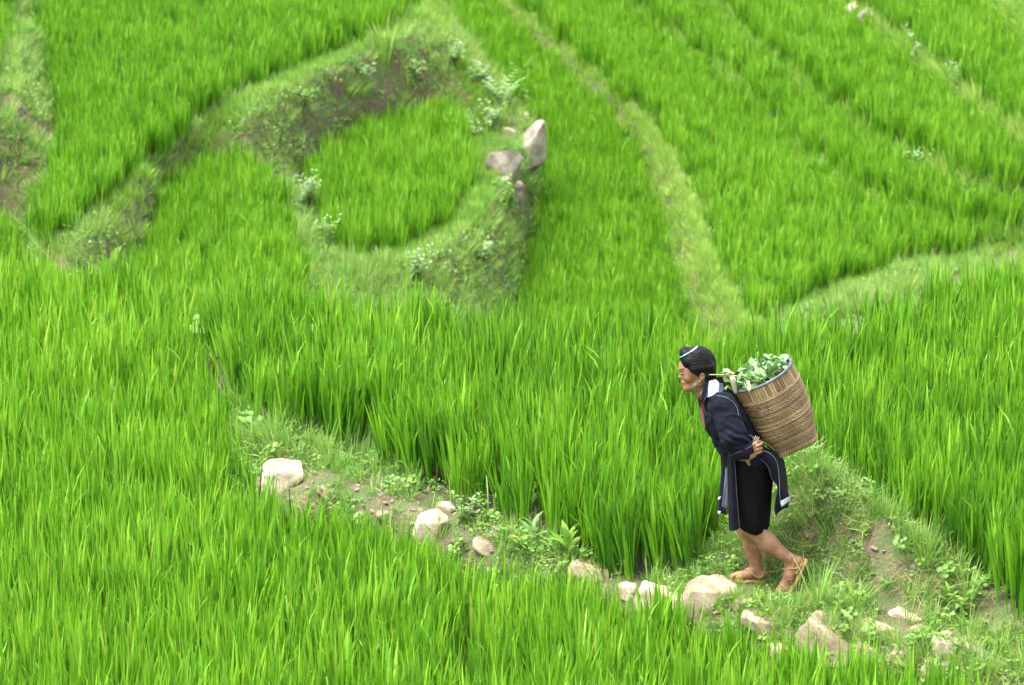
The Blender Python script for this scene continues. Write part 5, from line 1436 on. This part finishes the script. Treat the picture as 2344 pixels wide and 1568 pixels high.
# ------------------------------------------------------------------ the back basket
def wicker_mat():
    m, t = mat_new('wicker')
    at = nd(t, 'ShaderNodeAttribute', attribute_name='strand')
    sep = nd(t, 'ShaderNodeSeparateColor'); t.links.new(at.outputs['Color'], sep.inputs[0])
    tc = nd(t, 'ShaderNodeTexCoord')
    nz = nd(t, 'ShaderNodeTexNoise'); nz.inputs['Scale'].default_value = 9; nz.inputs['Detail'].default_value = 6; t.links.new(tc.outputs['Object'], nz.inputs[0])
    n2 = nd(t, 'ShaderNodeTexNoise'); n2.inputs['Scale'].default_value = 160; n2.inputs['Detail'].default_value = 3; t.links.new(tc.outputs['Object'], n2.inputs[0])
    ad = nd(t, 'ShaderNodeMath', operation='ADD'); t.links.new(sep.outputs[0], ad.inputs[0]); t.links.new(nz.outputs[0], ad.inputs[1])
    ml = nd(t, 'ShaderNodeMath', operation='MULTIPLY'); t.links.new(ad.outputs[0], ml.inputs[0]); ml.inputs[1].default_value = .5
    rp = ramp(t, ml.outputs[0], [(.22, (.07, .034, .015)), (.42, (.19, .125, .062)), (.6, (.33, .24, .125)), (.78, (.46, .36, .20))])
    r2 = ramp(t, n2.outputs[0], [(.3, (.6, .55, .5)), (.65, (1.15, 1.12, 1.08))])
    c = mixrgb(t, .7, rp.outputs[0], r2.outputs[0], 'MULTIPLY')
    pr = nd(t, 'ShaderNodeBsdfPrincipled'); t.links.new(c, pr.inputs['Base Color']); pr.inputs['Roughness'].default_value = .5; pr.inputs['Specular IOR Level'].default_value = .35
    o = nd(t, 'ShaderNodeOutputMaterial'); t.links.new(pr.outputs[0], o.inputs[0]); return m
M_WICK = wicker_mat()
M_RIM = simple_mat('blue_grey_rim', (.075, .09, .10), (.13, .15, .16), scale=30, rough=.6, bump=.2)
M_ROPE = simple_mat('hemp_rope', (.22, .18, .10), (.34, .29, .18), scale=90, bump=.5, bscale=220, bdist=.002)
BDY = .02
b_top, b_bot = S(2265, 1114, BDY), S(2364, 1314, BDY)
bax = b_bot - b_top; BH = np.linalg.norm(bax) * 1.03; bax /= np.linalg.norm(bax)         # down the basket
# lean a little away from the camera at the foot so that the mouth tips toward her shoulder
bu = np.array([0., 1, 0]) - bax * bax[1]; bu /= np.linalg.norm(bu); bv = np.cross(bax, bu)      # bv across, in the picture plane
basket = empty('basket', WO + b_bot + bax * 0)
tag(basket, 'woven brown bamboo back basket with blue-grey rim, full of leaves', 'basket')
OFF = -b_bot
def bpt(f, a, r):
    """f: 0 mouth .. 1 foot"""
    sq = max(0, (f - .45) / .55) ** 1.5
    ca, sa = math.cos(a), math.sin(a)
    # superellipse: round mouth, squared foot
    n = 2 + 3.2 * sq
    k = (abs(ca) ** n + abs(sa) ** n) ** (-1 / n)
    return b_top + bax * BH * f + (bv * ca + bu * sa) * (r * k) + OFF
def brad(f):
    return np.interp(f, [0, .06, .15, .4, .7, .93, 1.0], [.178, .178, .180, .176, .156, .124, .117])
NA, ROWS = 256, 42
def ring_mesh(name, f0, f1, nrow, func, mat, parent, inner=None):
    V, F, Cc = [], [], []
    for i in range(nrow + 1):
        f = f0 + (f1 - f0) * i / nrow
        for k in range(NA):
            a = 6.28319 * k / NA
            dr, tone = func(i, k, f, a)
            V.append(bpt(f, a, brad(f) + dr)); Cc.append((tone, 0, 0, 1))
    for i in range(nrow):
        for k in range(NA): F.append((i * NA + k, (i + 1) * NA + k, (i + 1) * NA + (k + 1) % NA, i * NA + (k + 1) % NA))
    o = new_obj(name, V, F, mat, parent, smooth=True)
    ca = o.data.color_attributes.new('strand', 'FLOAT_COLOR', 'POINT'); ca.data.foreach_set('color', np.array(Cc, np.float32).ravel())
    return o
rt = RS.uniform(.0, 1.0, 400); kt = RS.uniform(0, 1, 400)
NST = 64                                       # stakes round the basket
def weave(i, k, f, a):
    row, ph = i // 4, i % 4
    lobe = (0.0, .75, 1.0, .75)[ph]
    s = math.cos(6.28319 * (k / NA * NST) + (math.pi if row % 2 else 0) + row * .35)
    band = .0035 * max(0, math.sin(row * 6.28319 / 3.0)) if row % 3 == 1 else 0
    return .0058 * lobe * (.35 + .65 * (.5 + .5 * s)) + band - .003 * (ph == 0), .25 + .35 * lobe * (.5 + .5 * s) + .4 * (rt[row] - .4)
def splints(i, k, f, a):
    st = (k // 2) % 2
    return .0028 * (1 if k % 4 in (1, 2) else 0) + .001 * (kt[k // 4] - .5), .15 + .55 * kt[k // 4] + (.2 if k % 4 in (1, 2) else -.1)
def braid(i, k, f, a):
    ph = i / 8
    s = math.sin(6.28319 * (k / NA * 64) + (ph * 5 if ph < .5 else -ph * 5))
    return .006 * math.sin(math.pi * ph) + .0035 * s, .55 + .3 * s
ring_mesh('top_band', .0, .17, 8, splints, M_WICK, basket)
ring_mesh('wall', .165, .93, ROWS * 4, weave, M_WICK, basket)
ring_mesh('foot_band', .925, 1.0, 8, braid, M_WICK, basket)
ring_mesh('inner_wall', .01, .9, 12, lambda i, k, f, a: (-.012, .2), M_WICK, basket)
V = [bpt(1.0, 6.28319 * k / 64, brad(1.0) + .002) for k in range(64)] + [bpt(.985, 0, 0)]
new_obj('base', V, [(k, (k + 1) % 64, 64) for k in range(64)], M_WICK, basket)
tube('rim', [bpt(-.006, 6.28319 * k / 40, brad(0) - .003) for k in range(40)], .0088, M_RIM, basket, closed=True, sides=10)
for (sx, sy) in ((2215, 1187), (2247, 1180), (2276, 1181), (2271, 1171), (2243, 1194), (2218, 1200)):       # dark blue dyed strands
    f_ = np.dot(S(sx, sy, BDY) - b_top, bax) / BH
    ac = np.dot(S(sx, sy, BDY) - b_top, bv) / brad(f_)
    a0 = -math.acos(max(-.99, min(.99, ac)))
    tube('dyed_strand', [bpt(f_ + .02 * q, a0 + .05 * (q - 1), brad(f_) + .0055) for q in (.6, 1, 1.4)], [.002, .0042, .002], M_CUFF, basket, sides=6)
# carrying rope from her hand to the foot of the basket
rope_end = bpt(.94, -math.acos(-.72), brad(.94) + .004) - OFF
rp_ = empty('carrying_rope', WO + S(2259, 1312, -.22))
tag(rp_, 'thin hemp rope tied from the walker\'s hand to the basket foot', 'rope')
ro = -S(2259, 1312, -.22)
tube('cord', [ro + S(2243, 1308, -.235), ro + S(2256, 1311, -.25), ro + S(2275, 1317, -.215), ro + (S(2290, 1322, -.16) + rope_end) / 2 * 1.0, ro + rope_end], .0024, M_ROPE, rp_, sides=6)
for q in range(3):
    c = S(2242 + q * 5, 1304 + q * 2.5, -.24)
    tube('knot', [ro + c + np.array([.007 * math.cos(a) + .003 * math.sin(a), .010 * math.sin(a), .017 * math.cos(a)]) for a in np.linspace(0, 6.28319, 12, endpoint=False)], .0022, M_ROPE, rp_, closed=True, sides=6)

# ------------------------------------------------------------------ greens in the basket
M_GREEN1 = leaf_mat('cut_leaf', [(0.0, (0.035, 0.11, 0.022)), (0.5, (0.07, 0.19, 0.035)), (1.0, (0.16, 0.30, 0.05))], transl=.25, tip=(.12, .26, .06), tipw=.2, rough=.45, back=(.24, .38, .20))
M_GREEN2 = leaf_mat('cut_leaf_underside', [(0.0, (0.09, 0.23, 0.04)), (0.5, (0.18, 0.35, 0.10)), (1.0, (0.36, 0.50, 0.25))], transl=.2, tip=(.4, .5, .4), tipw=.2, rough=.55)
M_YELLOW = leaf_mat('cut_leaf_young', [(0.0, (0.12, 0.26, 0.02)), (1.0, (0.30, 0.45, 0.04))], transl=.35, tip=(.35, .5, .08), tipw=.3)
M_CREAM = simple_mat('peeled_root', (.60, .52, .34), (.74, .68, .50), scale=20, bump=.2)
M_STRAW = simple_mat('dry_stalk', (.38, .33, .14), (.55, .48, .24), scale=40, bump=.2)
gr = empty('leafy_greens', WO + b_top); tag(gr, 'heap of freshly cut leafy greens piled in the basket mouth', 'leafy greens')
r = random.Random(5)
g0 = np.zeros(3)
up_ = -bax
for k in range(240):
    a = r.uniform(0, 6.283); q = math.sqrt(r.random()) * .155
    hgt = .030 * (1 - (q / .17) ** 2) + r.uniform(-.03, .018) + .02 * math.cos(a) * 0
    base = (bv * math.cos(a) + bu * math.sin(a)) * q + up_ * hgt
    base += np.array([-.02, 0, 0]) * (q / .15)
    L = r.uniform(.03, .072)
    c = Clump()
    frac = np.dot(base, bv) / .15
    mt = M_YELLOW if r.random() < .12 else (M_GREEN2 if r.random() < (.5 if frac > -.3 else .15) else M_GREEN1)
    c.leaf((0, 0, 0), 0, r.uniform(-.1, .5), L, L * r.uniform(.5, .75), r.uniform(.2, .9), droop=r.uniform(.2, 1.6), roll=r.uniform(-.7, .7), fold=r.uniform(.1, .5))
    o = part_from('leaf', c, [mt], gr)
    o.location = base; o.rotation_euler = (r.uniform(-.7, .7), r.uniform(-.7, .7) - .3, r.uniform(0, 6.283))
    if k % 5 == 0:
        d = np.array([r.uniform(-1, 1), r.uniform(-1, 1), r.uniform(-.2, .5)])
        tube('stalk', [base, base + d * .03, base + d * .07], [.003, .0026, .002], M_GREEN2 and M_STALK, gr, sides=6)
for k in range(7):
    b0 = S(2178 + r.uniform(-8, 16), 1112 + r.uniform(-6, 8), BDY + r.uniform(-.06, .06)) - b_top
    b1 = S(2140 + r.uniform(0, 26), 1100 + r.uniform(-3, 16), BDY + r.uniform(-.06, .06)) - b_top
    tube('stalk', [b0, (b0 + b1) / 2 + np.array([0, 0, .006]), b1], [.004, .0035, .003], M_STRAW, gr, sides=6)
b0 = S(2195, 1118, -.04) - b_top; b1 = S(2108, 1113.5, -.09) - b_top
tube('stalk', [b0, (b0 + b1) / 2 + np.array([0, 0, .004]), b1], [.0035, .003, .0028], M_STRAW, gr, sides=6)
for k in range(26):
    c = Clump(); L = r.uniform(.035, .07)
    c.leaf((0, 0, 0), 0, r.uniform(0, .6), L, L * r.uniform(.4, .7), r.uniform(.2, .9), droop=r.uniform(.2, 1.2), roll=r.uniform(-.6, .6))
    o = part_from('leaf', c, [r.choice([M_GREEN1, M_YELLOW, M_GREEN1, M_GREEN2])], gr)
    o.location = S(r.uniform(2150, 2205), r.uniform(1105, 1152), BDY + r.uniform(-.12, .08)) - b_top; o.rotation_euler = (r.uniform(-.6, .6), r.uniform(-.6, .6), r.uniform(0, 6.283))
def root(pa, pb, rad, lab):
    a, b = np.array(pa), np.array(pb)
    e = empty('white_root', WO + a); tag(e, lab, 'root vegetable', 'white roots in the basket')
    tube('root_body', [np.zeros(3), (b - a) * .08, (b - a) * .3, (b - a) * .7, b - a], [rad * .55, rad * .92, rad, rad * .95, rad * .8], M_CREAM, e, sides=14)
    tube('cut_top', [(a - b) * .012, (b - a) * .01], [rad * .35, rad * .5], M_STRAW, e, sides=10)
root(S(2176, 1120, -.10), S(2186, 1166, -.06), .0145, 'stubby cream-white root standing at the left of the basket mouth')
root(S(2222, 1132, -.13), S(2231, 1160, -.14), .009, 'thin cream-white root poking out by the basket\'s front rim')
